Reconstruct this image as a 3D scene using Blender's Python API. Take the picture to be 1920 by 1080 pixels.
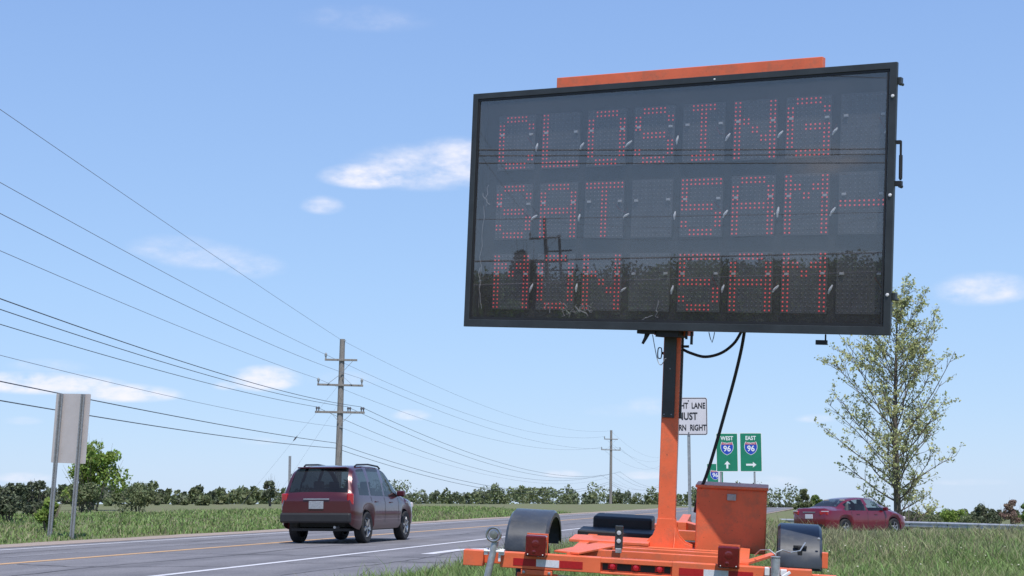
import bpy, bmesh, math, random
import numpy as np
from mathutils import Vector, Matrix

for o in list(bpy.data.objects): bpy.data.objects.remove(o)
random.seed(7); RNG = np.random.default_rng(7)
S = bpy.context.scene; COL = S.collection

# ------------------------------------------------------------------ camera
F_PX, HOR, CAM_H = 2900.0, 933.0, 1.0
PITCH = math.atan((HOR-540)/F_PX)
cd = bpy.data.cameras.new('camera'); cam = bpy.data.objects.new('camera', cd); COL.objects.link(cam)
cd.sensor_width = 36; cd.lens = 36*F_PX/1920; cd.clip_start = .1; cd.clip_end = 9000
cam.location = (0, 0, CAM_H); cam.rotation_euler = (math.pi/2+PITCH, 0, 0)
S.camera = cam
S.render.resolution_x, S.render.resolution_y = 1024, 576
S.view_settings.view_transform = 'Standard'; S.view_settings.look = 'None'
S.view_settings.gamma = 1; S.view_settings.use_curve_mapping = False
S.view_settings.exposure = 0.55
S.render.engine = 'CYCLES'

_R = Vector((1, 0, 0)); _F = Vector((0, math.cos(PITCH), math.sin(PITCH))); _U = Vector((0, -math.sin(PITCH), math.cos(PITCH)))
CAM = Vector((0, 0, CAM_H))
def ray(x, y): return (x-960)/F_PX*_R - (y-540)/F_PX*_U + _F
def at(x, y, Y):
    d = ray(x, y); return CAM + d*(Y/d.y)
def pix(P):
    v = Vector(P)-CAM; z = v.dot(_F); return 960+F_PX*v.dot(_R)/z, 540-F_PX*v.dot(_U)/z

# ------------------------------------------------------------------ sun and sky
SUN_TO = Vector((0.10, -0.44, 0.88)).normalized()
sl = bpy.data.lights.new('sun', 'SUN'); sl.energy = 3.4; sl.angle = math.radians(.53); sl.color = (1.0, .955, .89)
so = bpy.data.objects.new('sun', sl); COL.objects.link(so)
so.rotation_euler = SUN_TO.to_track_quat('Z', 'Y').to_euler(); so.location = (0, 0, 60)

W = bpy.data.worlds.new('World'); S.world = W; W.use_nodes = True
nt = W.node_tree; N = nt.nodes; LK = nt.links
for n in list(N): N.remove(n)
def nd(tree, t, **k):
    n = tree.nodes.new(t)
    for a, b in k.items(): setattr(n, a, b)
    return n
def mth(tree, op, a, b=None, c=None, clamp=False):
    n = tree.nodes.new('ShaderNodeMath'); n.operation = op; n.use_clamp = clamp
    for i, v in enumerate((a, b, c)):
        if v is None: continue
        if isinstance(v, (int, float)): n.inputs[i].default_value = v
        else: tree.links.new(v, n.inputs[i])
    return n.outputs[0]
out = nd(nt, 'ShaderNodeOutputWorld'); bg = nd(nt, 'ShaderNodeBackground'); bg.inputs[1].default_value = .12
sky = nd(nt, 'ShaderNodeTexSky', sky_type='NISHITA'); sky.sun_disc = False
sky.sun_elevation = math.asin(SUN_TO.z); sky.sun_rotation = math.atan2(SUN_TO.x, SUN_TO.y)
sky.altitude = 200; sky.air_density = 1.0; sky.dust_density = .2; sky.ozone_density = 1.6
tint = nd(nt, 'ShaderNodeMix', data_type='RGBA', blend_type='MULTIPLY'); tint.inputs[0].default_value = 1
tint.blend_type = 'MIX'; tint.inputs[0].default_value = .80
tc = nd(nt, 'ShaderNodeTexCoord'); sep = nd(nt, 'ShaderNodeSeparateXYZ'); LK.new(tc.outputs['Generated'], sep.inputs[0])
# the air's own colour by height above the horizon, evening out the yellowish horizon of the analytic sky
zc = mth(nt, 'MAXIMUM', sep.outputs[2], .004); cbv = nd(nt, 'ShaderNodeCombineXYZ'); LK.new(sep.outputs[0], cbv.inputs[0]); LK.new(sep.outputs[1], cbv.inputs[1]); LK.new(zc, cbv.inputs[2]); LK.new(cbv.outputs[0], sky.inputs[0])
rampn = nd(nt, 'ShaderNodeValToRGB'); LK.new(zc, rampn.inputs[0]); cr = rampn.color_ramp
cr.elements[0].position = 0; cr.elements[0].color = (.43, .638, .97, 1); cr.elements[1].position = 1; cr.elements[1].color = (.10, .20, .52, 1)
for p_, c_ in ((.13, (.38, .602, .98)), (.31, (.28, .475, .90)), (.6, (.17, .31, .70))):
    el_ = cr.elements.new(p_); el_.color = (*c_, 1)
rs = nd(nt, 'ShaderNodeVectorMath', operation='SCALE'); LK.new(rampn.outputs[0], rs.inputs[0]); rs.inputs['Scale'].default_value = 5.45
LK.new(sky.outputs[0], tint.inputs[6]); LK.new(rs.outputs[0], tint.inputs[7])
# clouds live in (azimuth, elevation); the same fair-weather set goes on all round the sky every 72 degrees
ns1 = nd(nt, 'ShaderNodeTexNoise'); ns1.inputs['Scale'].default_value = 34; ns1.inputs['Detail'].default_value = 6; ns1.inputs['Roughness'].default_value = .62
mp = nd(nt, 'ShaderNodeMapping'); mp.inputs['Scale'].default_value = (1, 1, 2.2); LK.new(tc.outputs['Generated'], mp.inputs[0]); LK.new(mp.outputs[0], ns1.inputs['Vector'])
ns2 = nd(nt, 'ShaderNodeTexNoise'); ns2.inputs['Scale'].default_value = 110; ns2.inputs['Detail'].default_value = 4; LK.new(mp.outputs[0], ns2.inputs['Vector'])
az = mth(nt, 'ARCTAN2', sep.outputs[0], sep.outputs[1]); el = mth(nt, 'ARCSINE', sep.outputs[2])
PER = math.radians(72)
azm = mth(nt, 'SUBTRACT', mth(nt, 'FLOORED_MODULO', mth(nt, 'ADD', az, PER/2), PER), PER/2)
CL = [(790, 322, 118, 42, 1.0), (870, 308, 100, 42, 1.1), (690, 334, 74, 24, .9), (605, 388, 34, 18, .5), (330, 470, 75, 26, .36), (395, 486, 85, 26, .40), (480, 503, 48, 24, .40),
      (497, 714, 55, 24, .9), (425, 724, 22, 10, .45), (70, 722, 125, 20, .95), (235, 740, 80, 17, .85), (90, 688, 60, 13, .35), (771, 780, 30, 11, .55),
      (1842, 547, 72, 30, .55), (1225, 765, 50, 20, .32), (1180, 772, 70, 14, .22), (1532, 786, 34, 9, .4), (685, 40, 110, 26, .22), (625, 30, 40, 20, .2), (487, 828, 30, 8, .4), (42, 790, 30, 9, .3),
      (50, 897, 45, 10, .6), (1052, 890, 34, 8, .5), (1205, 892, 44, 9, .5), (1820, 905, 60, 7, .25), (640, 712, 60, 18, .25), (1440, 905, 60, 12, .3)]
tot = None
for (cx, cy, rx, ry, k) in CL:
    d = ray(cx, cy).normalized(); a0 = math.atan2(d.x, d.y); e0 = math.asin(d.z)
    k *= 1.0 if k > .99 else 1.6
    u = mth(nt, 'MULTIPLY', mth(nt, 'SUBTRACT', azm, a0), F_PX/rx*.78)
    dv = mth(nt, 'SUBTRACT', el, e0)
    # flat bases: below the centre the ellipse is squashed
    v = mth(nt, 'MAXIMUM', mth(nt, 'MULTIPLY', dv, F_PX/ry*.80), mth(nt, 'MULTIPLY', dv, -F_PX/ry*1.15))
    r2 = mth(nt, 'ADD', mth(nt, 'MULTIPLY', u, u), mth(nt, 'MULTIPLY', v, v))
    m = mth(nt, 'MULTIPLY', mth(nt, 'SUBTRACT', 1.25, r2, clamp=True), k)
    tot = m if tot is None else mth(nt, 'MAXIMUM', tot, m)
nmix = mth(nt, 'ADD', mth(nt, 'MULTIPLY', ns1.outputs[0], 1.5), mth(nt, 'MULTIPLY', ns2.outputs[0], .55))
dens = mth(nt, 'MULTIPLY', tot, mth(nt, 'SUBTRACT', nmix, .42, clamp=True))
mr = nd(nt, 'ShaderNodeMapRange', interpolation_type='SMOOTHSTEP'); mr.inputs[1].default_value = .02; mr.inputs[2].default_value = 1.25; LK.new(dens, mr.inputs[0])
cm = nd(nt, 'ShaderNodeMix', data_type='RGBA'); LK.new(mr.outputs[0], cm.inputs[0]); LK.new(tint.outputs[2], cm.inputs[6]); cm.inputs[7].default_value = (5.4, 5.4, 6.0, 1)
LK.new(cm.outputs[2], bg.inputs[0]); LK.new(bg.outputs[0], out.inputs[0])

# ------------------------------------------------------------------ materials
def mat(name, col, rough=.6, metal=0, var=.12, scale=6, bump=0, bscale=40, col2=None, spec=.5, coat=0, island=0, stretch=None, emis=None, estr=0, trans=0):
    m = bpy.data.materials.new(name); m.use_nodes = True; t = m.node_tree; b = t.nodes['Principled BSDF']
    b.inputs['Roughness'].default_value = rough; b.inputs['Metallic'].default_value = metal
    b.inputs['Specular IOR Level'].default_value = spec; b.inputs['Coat Weight'].default_value = coat; b.inputs['Coat Roughness'].default_value = .06
    tcn = nd(t, 'ShaderNodeTexCoord'); vec = tcn.outputs['Object']
    if stretch:
        mpn = nd(t, 'ShaderNodeMapping'); mpn.inputs['Scale'].default_value = stretch; t.links.new(vec, mpn.inputs[0]); vec = mpn.outputs[0]
    n = nd(t, 'ShaderNodeTexNoise'); n.inputs['Scale'].default_value = scale; n.inputs['Detail'].default_value = 5; n.inputs['Roughness'].default_value = .62
    t.links.new(vec, n.inputs['Vector'])
    r = nd(t, 'ShaderNodeMapRange'); r.inputs[1].default_value = .32; r.inputs[2].default_value = .68; t.links.new(n.outputs[0], r.inputs[0])
    c2 = col2 or tuple(max(0, c*(1-2*var)) for c in col); c1 = col if col2 else tuple(c*(1+var) for c in col)
    mx = nd(t, 'ShaderNodeMix', data_type='RGBA'); t.links.new(r.outputs[0], mx.inputs[0])
    mx.inputs[6].default_value = (*c2, 1); mx.inputs[7].default_value = (*c1, 1); colout = mx.outputs[2]
    if island:
        g = nd(t, 'ShaderNodeNewGeometry'); hs = nd(t, 'ShaderNodeHueSaturation')
        v = mth(t, 'MULTIPLY_ADD', g.outputs['Random Per Island'], island*2, 1-island)
        t.links.new(v, hs.inputs['Value']); t.links.new(colout, hs.inputs['Color']); colout = hs.outputs[0]
        h = mth(t, 'MULTIPLY_ADD', g.outputs['Random Per Island'], .04, .48); t.links.new(h, hs.inputs['Hue'])
    t.links.new(colout, b.inputs['Base Color'])
    if bump:
        nb = nd(t, 'ShaderNodeTexNoise'); nb.inputs['Scale'].default_value = bscale; nb.inputs['Detail'].default_value = 4; t.links.new(vec, nb.inputs['Vector'])
        bp = nd(t, 'ShaderNodeBump'); bp.inputs['Strength'].default_value = bump; bp.inputs['Distance'].default_value = .02
        t.links.new(nb.outputs[0], bp.inputs['Height']); t.links.new(bp.outputs[0], b.inputs['Normal'])
    if emis:
        b.inputs['Emission Color'].default_value = (*emis, 1); b.inputs['Emission Strength'].default_value = estr
    if trans:
        tr = nd(t, 'ShaderNodeBsdfTranslucent'); t.links.new(colout, tr.inputs[0]); ms = nd(t, 'ShaderNodeMixShader'); ms.inputs[0].default_value = trans
        o = t.nodes['Material Output']; t.links.new(b.outputs[0], ms.inputs[1]); t.links.new(tr.outputs[0], ms.inputs[2]); t.links.new(ms.outputs[0], o.inputs[0])
    return m
def pane_mat(name, tintc, ior=1.45, dust=.03, dustc=(.5, .5, .55), rough=.0):
    m = bpy.data.materials.new(name); m.use_nodes = True; t = m.node_tree
    for n in list(t.nodes): t.nodes.remove(n)
    o = nd(t, 'ShaderNodeOutputMaterial'); tr = nd(t, 'ShaderNodeBsdfTransparent'); tr.inputs[0].default_value = (*tintc, 1)
    gl = nd(t, 'ShaderNodeBsdfGlossy'); gl.inputs['Roughness'].default_value = rough
    df = nd(t, 'ShaderNodeBsdfDiffuse'); df.inputs[0].default_value = (*dustc, 1)
    n = nd(t, 'ShaderNodeTexNoise'); n.inputs['Scale'].default_value = 1.1; n.inputs['Detail'].default_value = 3
    tcn = nd(t, 'ShaderNodeTexCoord'); t.links.new(tcn.outputs['Object'], n.inputs['Vector'])
    dm = mth(t, 'MULTIPLY', n.outputs[0], dust*2)
    m1 = nd(t, 'ShaderNodeMixShader'); t.links.new(dm, m1.inputs[0]); t.links.new(tr.outputs[0], m1.inputs[1]); t.links.new(df.outputs[0], m1.inputs[2])
    fr = nd(t, 'ShaderNodeFresnel'); gm = nd(t, 'ShaderNodeNewGeometry')
    # the far face of a thin pane mirrors as much as the near one
    t.links.new(mth(t, 'MULTIPLY_ADD', gm.outputs['Backfacing'], 1/ior-ior, ior), fr.inputs[0])
    m2 = nd(t, 'ShaderNodeMixShader'); t.links.new(fr.outputs[0], m2.inputs[0]); t.links.new(m1.outputs[0], m2.inputs[1]); t.links.new(gl.outputs[0], m2.inputs[2])
    t.links.new(m2.outputs[0], o.inputs[0]); return m

M = {}
M['orange'] = mat('orange_paint', (.80, .155, .060), .48, var=.07, scale=3, bump=.05, bscale=60, coat=.15)
def weather(m, grime, amount):
    t = m.node_tree; b = t.nodes['Principled BSDF']; src = b.inputs['Base Color'].links[0].from_socket; g = nd(t, 'ShaderNodeTexCoord')
    n = nd(t, 'ShaderNodeTexNoise'); n.inputs['Scale'].default_value = 7; n.inputs['Detail'].default_value = 8; n.inputs['Roughness'].default_value = .72; t.links.new(g.outputs['Object'], n.inputs['Vector'])
    r_ = nd(t, 'ShaderNodeMapRange'); r_.inputs[1].default_value = .50; r_.inputs[2].default_value = .78; r_.inputs[4].default_value = amount; t.links.new(n.outputs[0], r_.inputs[0])
    mx = nd(t, 'ShaderNodeMix', data_type='RGBA'); t.links.new(r_.outputs[0], mx.inputs[0]); t.links.new(src, mx.inputs[6]); mx.inputs[7].default_value = (*grime, 1)
    n2 = nd(t, 'ShaderNodeTexNoise'); n2.inputs['Scale'].default_value = 55; n2.inputs['Detail'].default_value = 3; t.links.new(g.outputs['Object'], n2.inputs['Vector'])
    r2 = nd(t, 'ShaderNodeMapRange'); r2.inputs[1].default_value = .70; r2.inputs[2].default_value = .74; r2.inputs[4].default_value = amount; t.links.new(n2.outputs[0], r2.inputs[0])
    mx2 = nd(t, 'ShaderNodeMix', data_type='RGBA'); t.links.new(r2.outputs[0], mx2.inputs[0]); t.links.new(mx.outputs[2], mx2.inputs[6]); mx2.inputs[7].default_value = (grime[0]*.5, grime[1]*.5, grime[2]*.5, 1)
    t.links.new(mx2.outputs[2], b.inputs['Base Color'])
    rr_ = nd(t, 'ShaderNodeMapRange'); rr_.inputs[3].default_value = .34; rr_.inputs[4].default_value = .72; t.links.new(n.outputs[0], rr_.inputs[0]); t.links.new(rr_.outputs[0], b.inputs['Roughness'])
weather(M['orange'], (.34, .14, .08), .8)
M['black_metal'] = mat('black_cabinet_paint', (.034, .040, .044), .45, var=.15, scale=4, bump=.05)
M['black'] = mat('black_rubber', (.014, .015, .018), .6, var=.2, scale=9)
M['fender'] = mat('glossy_black_plastic', (.035, .042, .055), .22, var=.15, scale=5, coat=.4)
weather(M['fender'], (.11, .11, .105), .6)
M['module'] = mat('led_module_face', (.056, .058, .064), .75, var=.12, scale=12)
M['backing'] = mat('cabinet_backing', (.010, .011, .013), .8, var=.1)
M['led_off'] = mat('unlit_led', (.125, .125, .145), .35, var=.1)
M['led_on'] = mat('lit_led', (.30, .03, .03), .4, var=.02, emis=(1.0, .09, .11), estr=.36)
M['white_bit'] = mat('white_nylon', (.74, .74, .76), .5, var=.05)
M['pane'] = pane_mat('polycarbonate_pane', (.985, .985, .99), 1.80, .032, (.60, .57, .58), rough=.009)
M['galv'] = mat('galvanised_steel', (.42, .44, .46), .42, .55, var=.12, scale=30, bump=.08)
M['galv_dull'] = mat('dull_galvanised_steel', (.30, .32, .34), .6, .3, var=.15, scale=25)
M['red_lens'] = mat('red_tail_lens', (.13, .008, .012), .18, var=.15, coat=.6, scale=14)
M['red_lens_lit'] = mat('small_red_lens', (.50, .01, .03), .15, var=.05, coat=.8)
M['tape_red'] = mat('red_reflective_tape', (.42, .012, .018), .35, var=.06, scale=60)
M['tape_white'] = mat('white_reflective_tape', (.68, .70, .78), .3, var=.06, scale=60)
M['wood'] = mat('weathered_pole_wood', (.25, .235, .222), .85, var=.25, scale=9, bump=.3, stretch=(6, 6, .6))
M['porcelain'] = mat('insulator_porcelain', (.10, .10, .12), .3, var=.1)
M['wire'] = mat('weathered_wire', (.17, .19, .25), .6, var=.1)
M['sign_white'] = mat('white_sign_sheeting', (.62, .61, .66), .4, var=.03, scale=3)
M['sign_black'] = mat('black_sign_print', (.02, .02, .025), .5, var=.05)
M['sign_green'] = mat('green_sign_sheeting', (.010, .20, .115), .38, var=.05, scale=3)
M['print_white'] = mat('white_sign_print', (.75, .78, .80), .4, var=.02)
M['print_blue'] = mat('blue_shield_print', (.015, .06, .42), .4, var=.03)
M['print_red'] = mat('red_shield_print', (.42, .03, .06), .4, var=.03)
M['alu_back'] = mat('bare_aluminium_sign_back', (.50, .465, .46), .55, .15, var=.04, scale=2)
M['asphalt'] = mat('worn_asphalt', (.185, .18, .195), .9, col2=(.145, .142, .158), scale=1.6, bump=.35, bscale=90, stretch=(1, .3, 1))
def asphalt():
    m = M['asphalt']; t = m.node_tree; b = t.nodes['Principled BSDF']; src = b.inputs['Base Color'].links[0].from_socket
    g = nd(t, 'ShaderNodeTexCoord'); mp_ = nd(t, 'ShaderNodeMapping'); mp_.inputs['Rotation'].default_value = (0, 0, math.radians(12.4)); t.links.new(g.outputs['Object'], mp_.inputs[0])
    mp2 = nd(t, 'ShaderNodeMapping'); mp2.inputs['Scale'].default_value = (1, .025, 1); t.links.new(mp_.outputs[0], mp2.inputs[0])
    def noise(v, sc, de, lo, hi, a, b_):
        n = nd(t, 'ShaderNodeTexNoise'); n.inputs['Scale'].default_value = sc; n.inputs['Detail'].default_value = de; t.links.new(v, n.inputs['Vector'])
        r_ = nd(t, 'ShaderNodeMapRange'); r_.inputs[1].default_value = lo; r_.inputs[2].default_value = hi; r_.inputs[3].default_value = a; r_.inputs[4].default_value = b_; t.links.new(n.outputs[0], r_.inputs[0]); return r_.outputs[0]
    f = mth(t, 'MULTIPLY', noise(mp2.outputs[0], 1.3, 3, .35, .65, .84, 1.10), noise(mp_.outputs[0], .35, 4, .38, .62, .92, 1.06))
    f = mth(t, 'MULTIPLY', f, noise(mp_.outputs[0], 26, 3, .30, .70, .80, 1.20))
    mx = nd(t, 'ShaderNodeVectorMath', operation='SCALE'); t.links.new(src, mx.inputs[0]); t.links.new(f, mx.inputs['Scale']); t.links.new(mx.outputs[0], b.inputs['Base Color'])
asphalt()
M['tar'] = mat('tar_crack_sealant', (.075, .073, .080), .8, var=.2, scale=4)
M['paint_white'] = mat('white_road_paint', (.66, .66, .70), .7, col2=(.50, .50, .54), scale=9)
M['paint_yellow'] = mat('yellow_road_paint', (.58, .34, .15), .75, col2=(.38, .26, .17), scale=5)
M['paint_faint'] = mat('worn_white_road_paint', (.30, .30, .33), .8, col2=(.20, .20, .22), scale=3)
M['gravel'] = mat('shoulder_gravel', (.36, .29, .25), .95, col2=(.27, .22, .19), scale=8, bump=.6, bscale=60)
M['ground'] = mat('meadow_soil', (.12, .15, .05), .95, col2=(.14, .13, .07), scale=.5, bump=.5, bscale=12)
M['blade_green'] = mat('green_grass_blade', (.165, .265, .070), .7, col2=(.22, .29, .10), scale=.7, island=.35, trans=.25)
M['blade_dry'] = mat('seeding_grass_blade', (.32, .285, .18), .75, col2=(.25, .26, .14), scale=.8, island=.3, trans=.25)
M['flower'] = mat('dandelion_head', (.72, .70, .55), .7, var=.1)
M['bark'] = mat('grey_bark', (.135, .115, .095), .9, var=.25, scale=8, bump=.4, stretch=(4, 4, 1))
M['leaf_young'] = mat('young_pale_leaf', (.52, .53, .25), .6, col2=(.40, .43, .19), scale=.5, island=.35, trans=.35)
M['leaf_bright'] = mat('bright_green_leaf', (.27, .36, .075), .65, col2=(.19, .28, .06), scale=.6, island=.35, trans=.35)
M['leaf_mid'] = mat('mid_green_leaf', (.18, .27, .055), .65, col2=(.13, .20, .05), scale=.6, island=.35, trans=.3)
M['leaf_dark'] = mat('dark_green_leaf', (.095, .125, .065), .7, col2=(.13, .15, .095), scale=.6, island=.35, trans=.2)
M['leaf_olive'] = mat('olive_leaf', (.17, .20, .09), .7, col2=(.12, .15, .07), scale=.4, island=.35, trans=.25)
M['leaf_red'] = mat('reddish_blossom_leaf', (.27, .15, .14), .7, col2=(.20, .15, .11), scale=.6, island=.3, trans=.25)
M['maroon'] = mat('maroon_car_paint', (.155, .006, .017), .28, .25, var=.05, scale=1, coat=.9)
M['suv_red'] = mat('dark_red_car_paint', (.070, .009, .014), .3, .25, var=.05, scale=1, coat=.9)
M['car_glass'] = pane_mat('tinted_car_glass', (.60, .66, .66), 1.5, .01)
M['dark_glass'] = pane_mat('privacy_car_glass', (.16, .19, .20), 1.5, .03)
M['trim'] = mat('black_trim', (.018, .018, .020), .5, var=.1)
M['tyre'] = mat('tyre_rubber', (.022, .022, .024), .85, var=.15, scale=30)
M['rim'] = mat('alloy_rim', (.42, .43, .45), .3, .8, var=.08)
M['lamp_red'] = mat('red_lamp_lens', (.35, .01, .015), .15, var=.05, coat=.8)
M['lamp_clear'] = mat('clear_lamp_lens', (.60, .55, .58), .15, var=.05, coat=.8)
M['seat'] = mat('tan_car_seat', (.32, .29, .26), .8, var=.1)
M['cable'] = mat('telephone_cable_jacket', (.07, .08, .10), .6, var=.1)
M['rail'] = mat('guardrail_steel', (.50, .51, .54), .45, .35, var=.1, scale=3)
M['timber'] = mat('treated_timber_post', (.13, .10, .075), .9, var=.2)
M['clip_grey'] = mat('aged_nylon_clip', (.42, .42, .44), .5, var=.2, scale=2)
M['loose'] = mat('pale_wire_sheath', (.32, .31, .32), .5, var=.2)
M['reflector'] = mat('round_reflector', (.62, .64, .68), .25, .2, var=.05)

# ------------------------------------------------------------------ mesh helpers
class MB:
    def __init__(s): s.v = []; s.f = []; s.m = []; s.mats = []
    def mi(s, m):
        if m not in s.mats: s.mats.append(m)
        return s.mats.index(m)
    def add(s, vs, fs, m=None):
        b = len(s.v); s.v += [tuple(v) for v in vs]; i = s.mi(m) if m else 0
        for f in fs: s.f.append(tuple(b+k for k in f)); s.m.append(i)
    def box(s, c, size, rot=None, m=None, tap=1):
        hx, hy, hz = (k/2 for k in size); vs = []
        for z in (-1, 1):
            t = tap if z > 0 else 1
            for x, y in ((-1, -1), (1, -1), (1, 1), (-1, 1)):
                p = Vector((x*hx*t, y*hy*t, z*hz))
                if rot is not None: p = rot @ p
                vs.append(p+Vector(c))
        s.add(vs, [(3, 2, 1, 0), (4, 5, 6, 7), (0, 1, 5, 4), (1, 2, 6, 5), (2, 3, 7, 6), (3, 0, 4, 7)], m)
        return s
    def bar(s, a, b, w, h, m=None, up=(0, 0, 1)):
        a, b = Vector(a), Vector(b); d = (b-a); L = d.length; d.normalize()
        upv = Vector(up)
        if abs(d.dot(upv)) > .98: upv = Vector((0, 1, 0))
        x = d.cross(upv).normalized(); z = x.cross(d)
        R = Matrix((x, d, z)).transposed()
        return s.box((a+b)/2, (w, L, h), R, m)
    def tube(s, pts, r, n=8, m=None, caps=True):
        pts = [Vector(p) for p in pts]; rs = r if isinstance(r, (list, tuple)) else [r]*len(pts)
        vs = []; prev = None
        for i, p in enumerate(pts):
            d = (pts[min(i+1, len(pts)-1)]-pts[max(i-1, 0)]).normalized()
            if prev is None:
                a = Vector((0, 0, 1)) if abs(d.z) < .9 else Vector((1, 0, 0)); x = d.cross(a).normalized()
            else: x = (prev-d*prev.dot(d)).normalized()
            prev = x; y = d.cross(x)
            for k in range(n):
                t = 2*math.pi*k/n; vs.append(p+(x*math.cos(t)+y*math.sin(t))*rs[i])
        fs = [(i*n+k, i*n+(k+1) % n, (i+1)*n+(k+1) % n, (i+1)*n+k) for i in range(len(pts)-1) for k in range(n)]
        if caps: fs += [tuple(range(n-1, -1, -1)), tuple((len(pts)-1)*n+k for k in range(n))]
        s.add(vs, fs, m); return s
    def prism(s, poly, axis, d0, d1, m=None):
        """poly: 2D points in the plane normal to axis ('x','y','z'), extruded from d0 to d1"""
        def P(a, b, d): return {'x': (d, a, b), 'y': (a, d, b), 'z': (a, b, d)}[axis]
        n = len(poly); vs = [P(a, b, d0) for a, b in poly]+[P(a, b, d1) for a, b in poly]
        fs = [tuple(range(n)), tuple(range(2*n-1, n-1, -1))]+[(i, i+n, (i+1) % n+n, (i+1) % n) for i in range(n)]
        s.add(vs, fs, m); return s
    def lathe(s, prof, n=20, c=(0, 0, 0), axis='z', m=None):
        vs = []
        for (r, h) in prof:
            for k in range(n):
                t = 2*math.pi*k/n; a, b = r*math.cos(t), r*math.sin(t)
                p = {'z': (a, b, h), 'y': (a, h, b), 'x': (h, a, b)}[axis]; vs.append(tuple(p[i]+c[i] for i in range(3)))
        fs = [(i*n+k, i*n+(k+1) % n, (i+1)*n+(k+1) % n, (i+1)*n+k) for i in range(len(prof)-1) for k in range(n)]
        s.add(vs, fs, m); return s
    def each(s, name, m=None, parent=None, **k):
        # one object per connected piece
        p = list(range(len(s.v)))
        def f(i):
            while p[i] != i: p[i] = p[p[i]]; i = p[i]
            return i
        for q in s.f:
            for a in q[1:]: p[f(a)] = f(q[0])
        groups = {}
        for qi, q in enumerate(s.f): groups.setdefault(f(q[0]), []).append(qi)
        out_ = []
        for fl in groups.values():
            mb = MB(); mb.mats = list(s.mats); ids = {}
            for qi in fl:
                t = []
                for a in s.f[qi]:
                    if a not in ids: ids[a] = len(mb.v); mb.v.append(s.v[a])
                    t.append(ids[a])
                mb.f.append(tuple(t)); mb.m.append(s.m[qi])
            out_.append(mb.build(name, m, parent=parent, **k))
        return out_
    def build(s, name, m=None, parent=None, smooth=False, bevel=0, kind=None, fix=True):
        me = bpy.data.meshes.new(name); me.from_pydata(s.v, [], s.f)
        if s.mats:
            for k in s.mats: me.materials.append(M[k])
            me.polygons.foreach_set('material_index', s.m)
        else: me.materials.append(M[m])
        if fix:
            bm = bmesh.new(); bm.from_mesh(me); bmesh.ops.recalc_face_normals(bm, faces=bm.faces); bm.to_mesh(me); bm.free()
        if smooth:
            me.polygons.foreach_set('use_smooth', [True]*len(me.polygons))
        o = bpy.data.objects.new(name, me); COL.objects.link(o); o.parent = parent
        if smooth:
            me.set_sharp_from_angle(angle=math.radians(38))
        if bevel:
            b = o.modifiers.new('bevel', 'BEVEL'); b.width = bevel; b.segments = 2; b.limit_method = 'ANGLE'
        if kind: o['kind'] = kind
        return o
def tag(o, label=None, cat=None, group=None, kind=None):
    if label: o['label'] = label
    if cat: o['category'] = cat
    if group: o['group'] = group
    if kind: o['kind'] = kind
    return o
def empty(name, loc=(0, 0, 0), rz=0, mw=None):
    o = bpy.data.objects.new(name, None); COL.objects.link(o); o.empty_display_size = .3
    if mw is not None: o.matrix_world = mw
    else: o.location = loc; o.rotation_euler = (0, 0, rz)
    return o
def dup(o, parent):
    c = o.copy(); COL.objects.link(c); c.parent = parent; return c
def copy_tree(o, parent=None, kids=None):
    kids = kids if kids is not None else {}
    if not kids:
        for q in COL.objects:
            if q.parent: kids.setdefault(q.parent.name, []).append(q)
    c = dup(o, parent)
    for ch in kids.get(o.name, []): copy_tree(ch, c, kids)
    return c
def quads(name, V, m, parent=None, nper=4, matidx=None, kind=None):
    """V: (n, nper, 3) numpy array of separate polygons"""
    n = len(V); me = bpy.data.meshes.new(name); me.vertices.add(n*nper); me.vertices.foreach_set('co', V.astype(np.float32).ravel())
    me.loops.add(n*nper); me.loops.foreach_set('vertex_index', np.arange(n*nper, dtype=np.int32))
    me.polygons.add(n); me.polygons.foreach_set('loop_start', np.arange(0, n*nper, nper, dtype=np.int32))
    try: me.polygons.foreach_set('loop_total', np.full(n, nper, dtype=np.int32))
    except Exception: pass
    for k in (m if isinstance(m, list) else [m]): me.materials.append(M[k])
    if matidx is not None: me.polygons.foreach_set('material_index', matidx.astype(np.int32))
    me.update(calc_edges=True); me.validate()
    o = bpy.data.objects.new(name, me); COL.objects.link(o); o.parent = parent
    if kind: o['kind'] = kind
    return o
def text(name, s, size, m, parent, loc, rot, sx=1, bold=0, align='CENTER'):
    # every letter is its own piece
    def ext(q): 
        cu = bpy.data.curves.new('t', 'FONT'); cu.body = q; cu.size = size; t = bpy.data.objects.new('t', cu); COL.objects.link(t); bpy.context.view_layer.update()
        x = [c[0] for c in t.bound_box]; COL.objects.unlink(t); bpy.data.objects.remove(t); return min(x), max(x)
    a0, a1 = ext(s)
    for i, ch_ in enumerate(s):
        if ch_ == ' ': continue
        p1 = ext(s[:i+1])[1]; c0, c1 = ext(ch_); cx_ = p1-(c1-c0)/2-(a0+a1)/2
        letter(name, ch_, size, m, parent, (loc[0]+cx_*sx, loc[1], loc[2]), rot, sx, bold)
def letter(name, s, size, m, parent, loc, rot, sx=1, bold=0, align='CENTER'):
    cu = bpy.data.curves.new(name, 'FONT'); cu.body = s; cu.size = size; cu.align_x = align; cu.align_y = 'CENTER'; cu.extrude = .0015; cu.offset = bold; cu.resolution_u = 3
    t = bpy.data.objects.new(name, cu); COL.objects.link(t); dg = bpy.context.evaluated_depsgraph_get(); dg.update()
    me = bpy.data.meshes.new_from_object(t.evaluated_get(dg)); COL.objects.unlink(t); bpy.data.objects.remove(t)
    me.materials.clear(); me.materials.append(M[m])
    o = bpy.data.objects.new(name, me); COL.objects.link(o); o.parent = parent; o.location = loc; o.rotation_euler = rot; o.scale = (sx, 1, 1)
    return o
def sstep(a, b, x): 
    t = np.clip((x-a)/(b-a), 0, 1); return t*t*(3-2*t)

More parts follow.
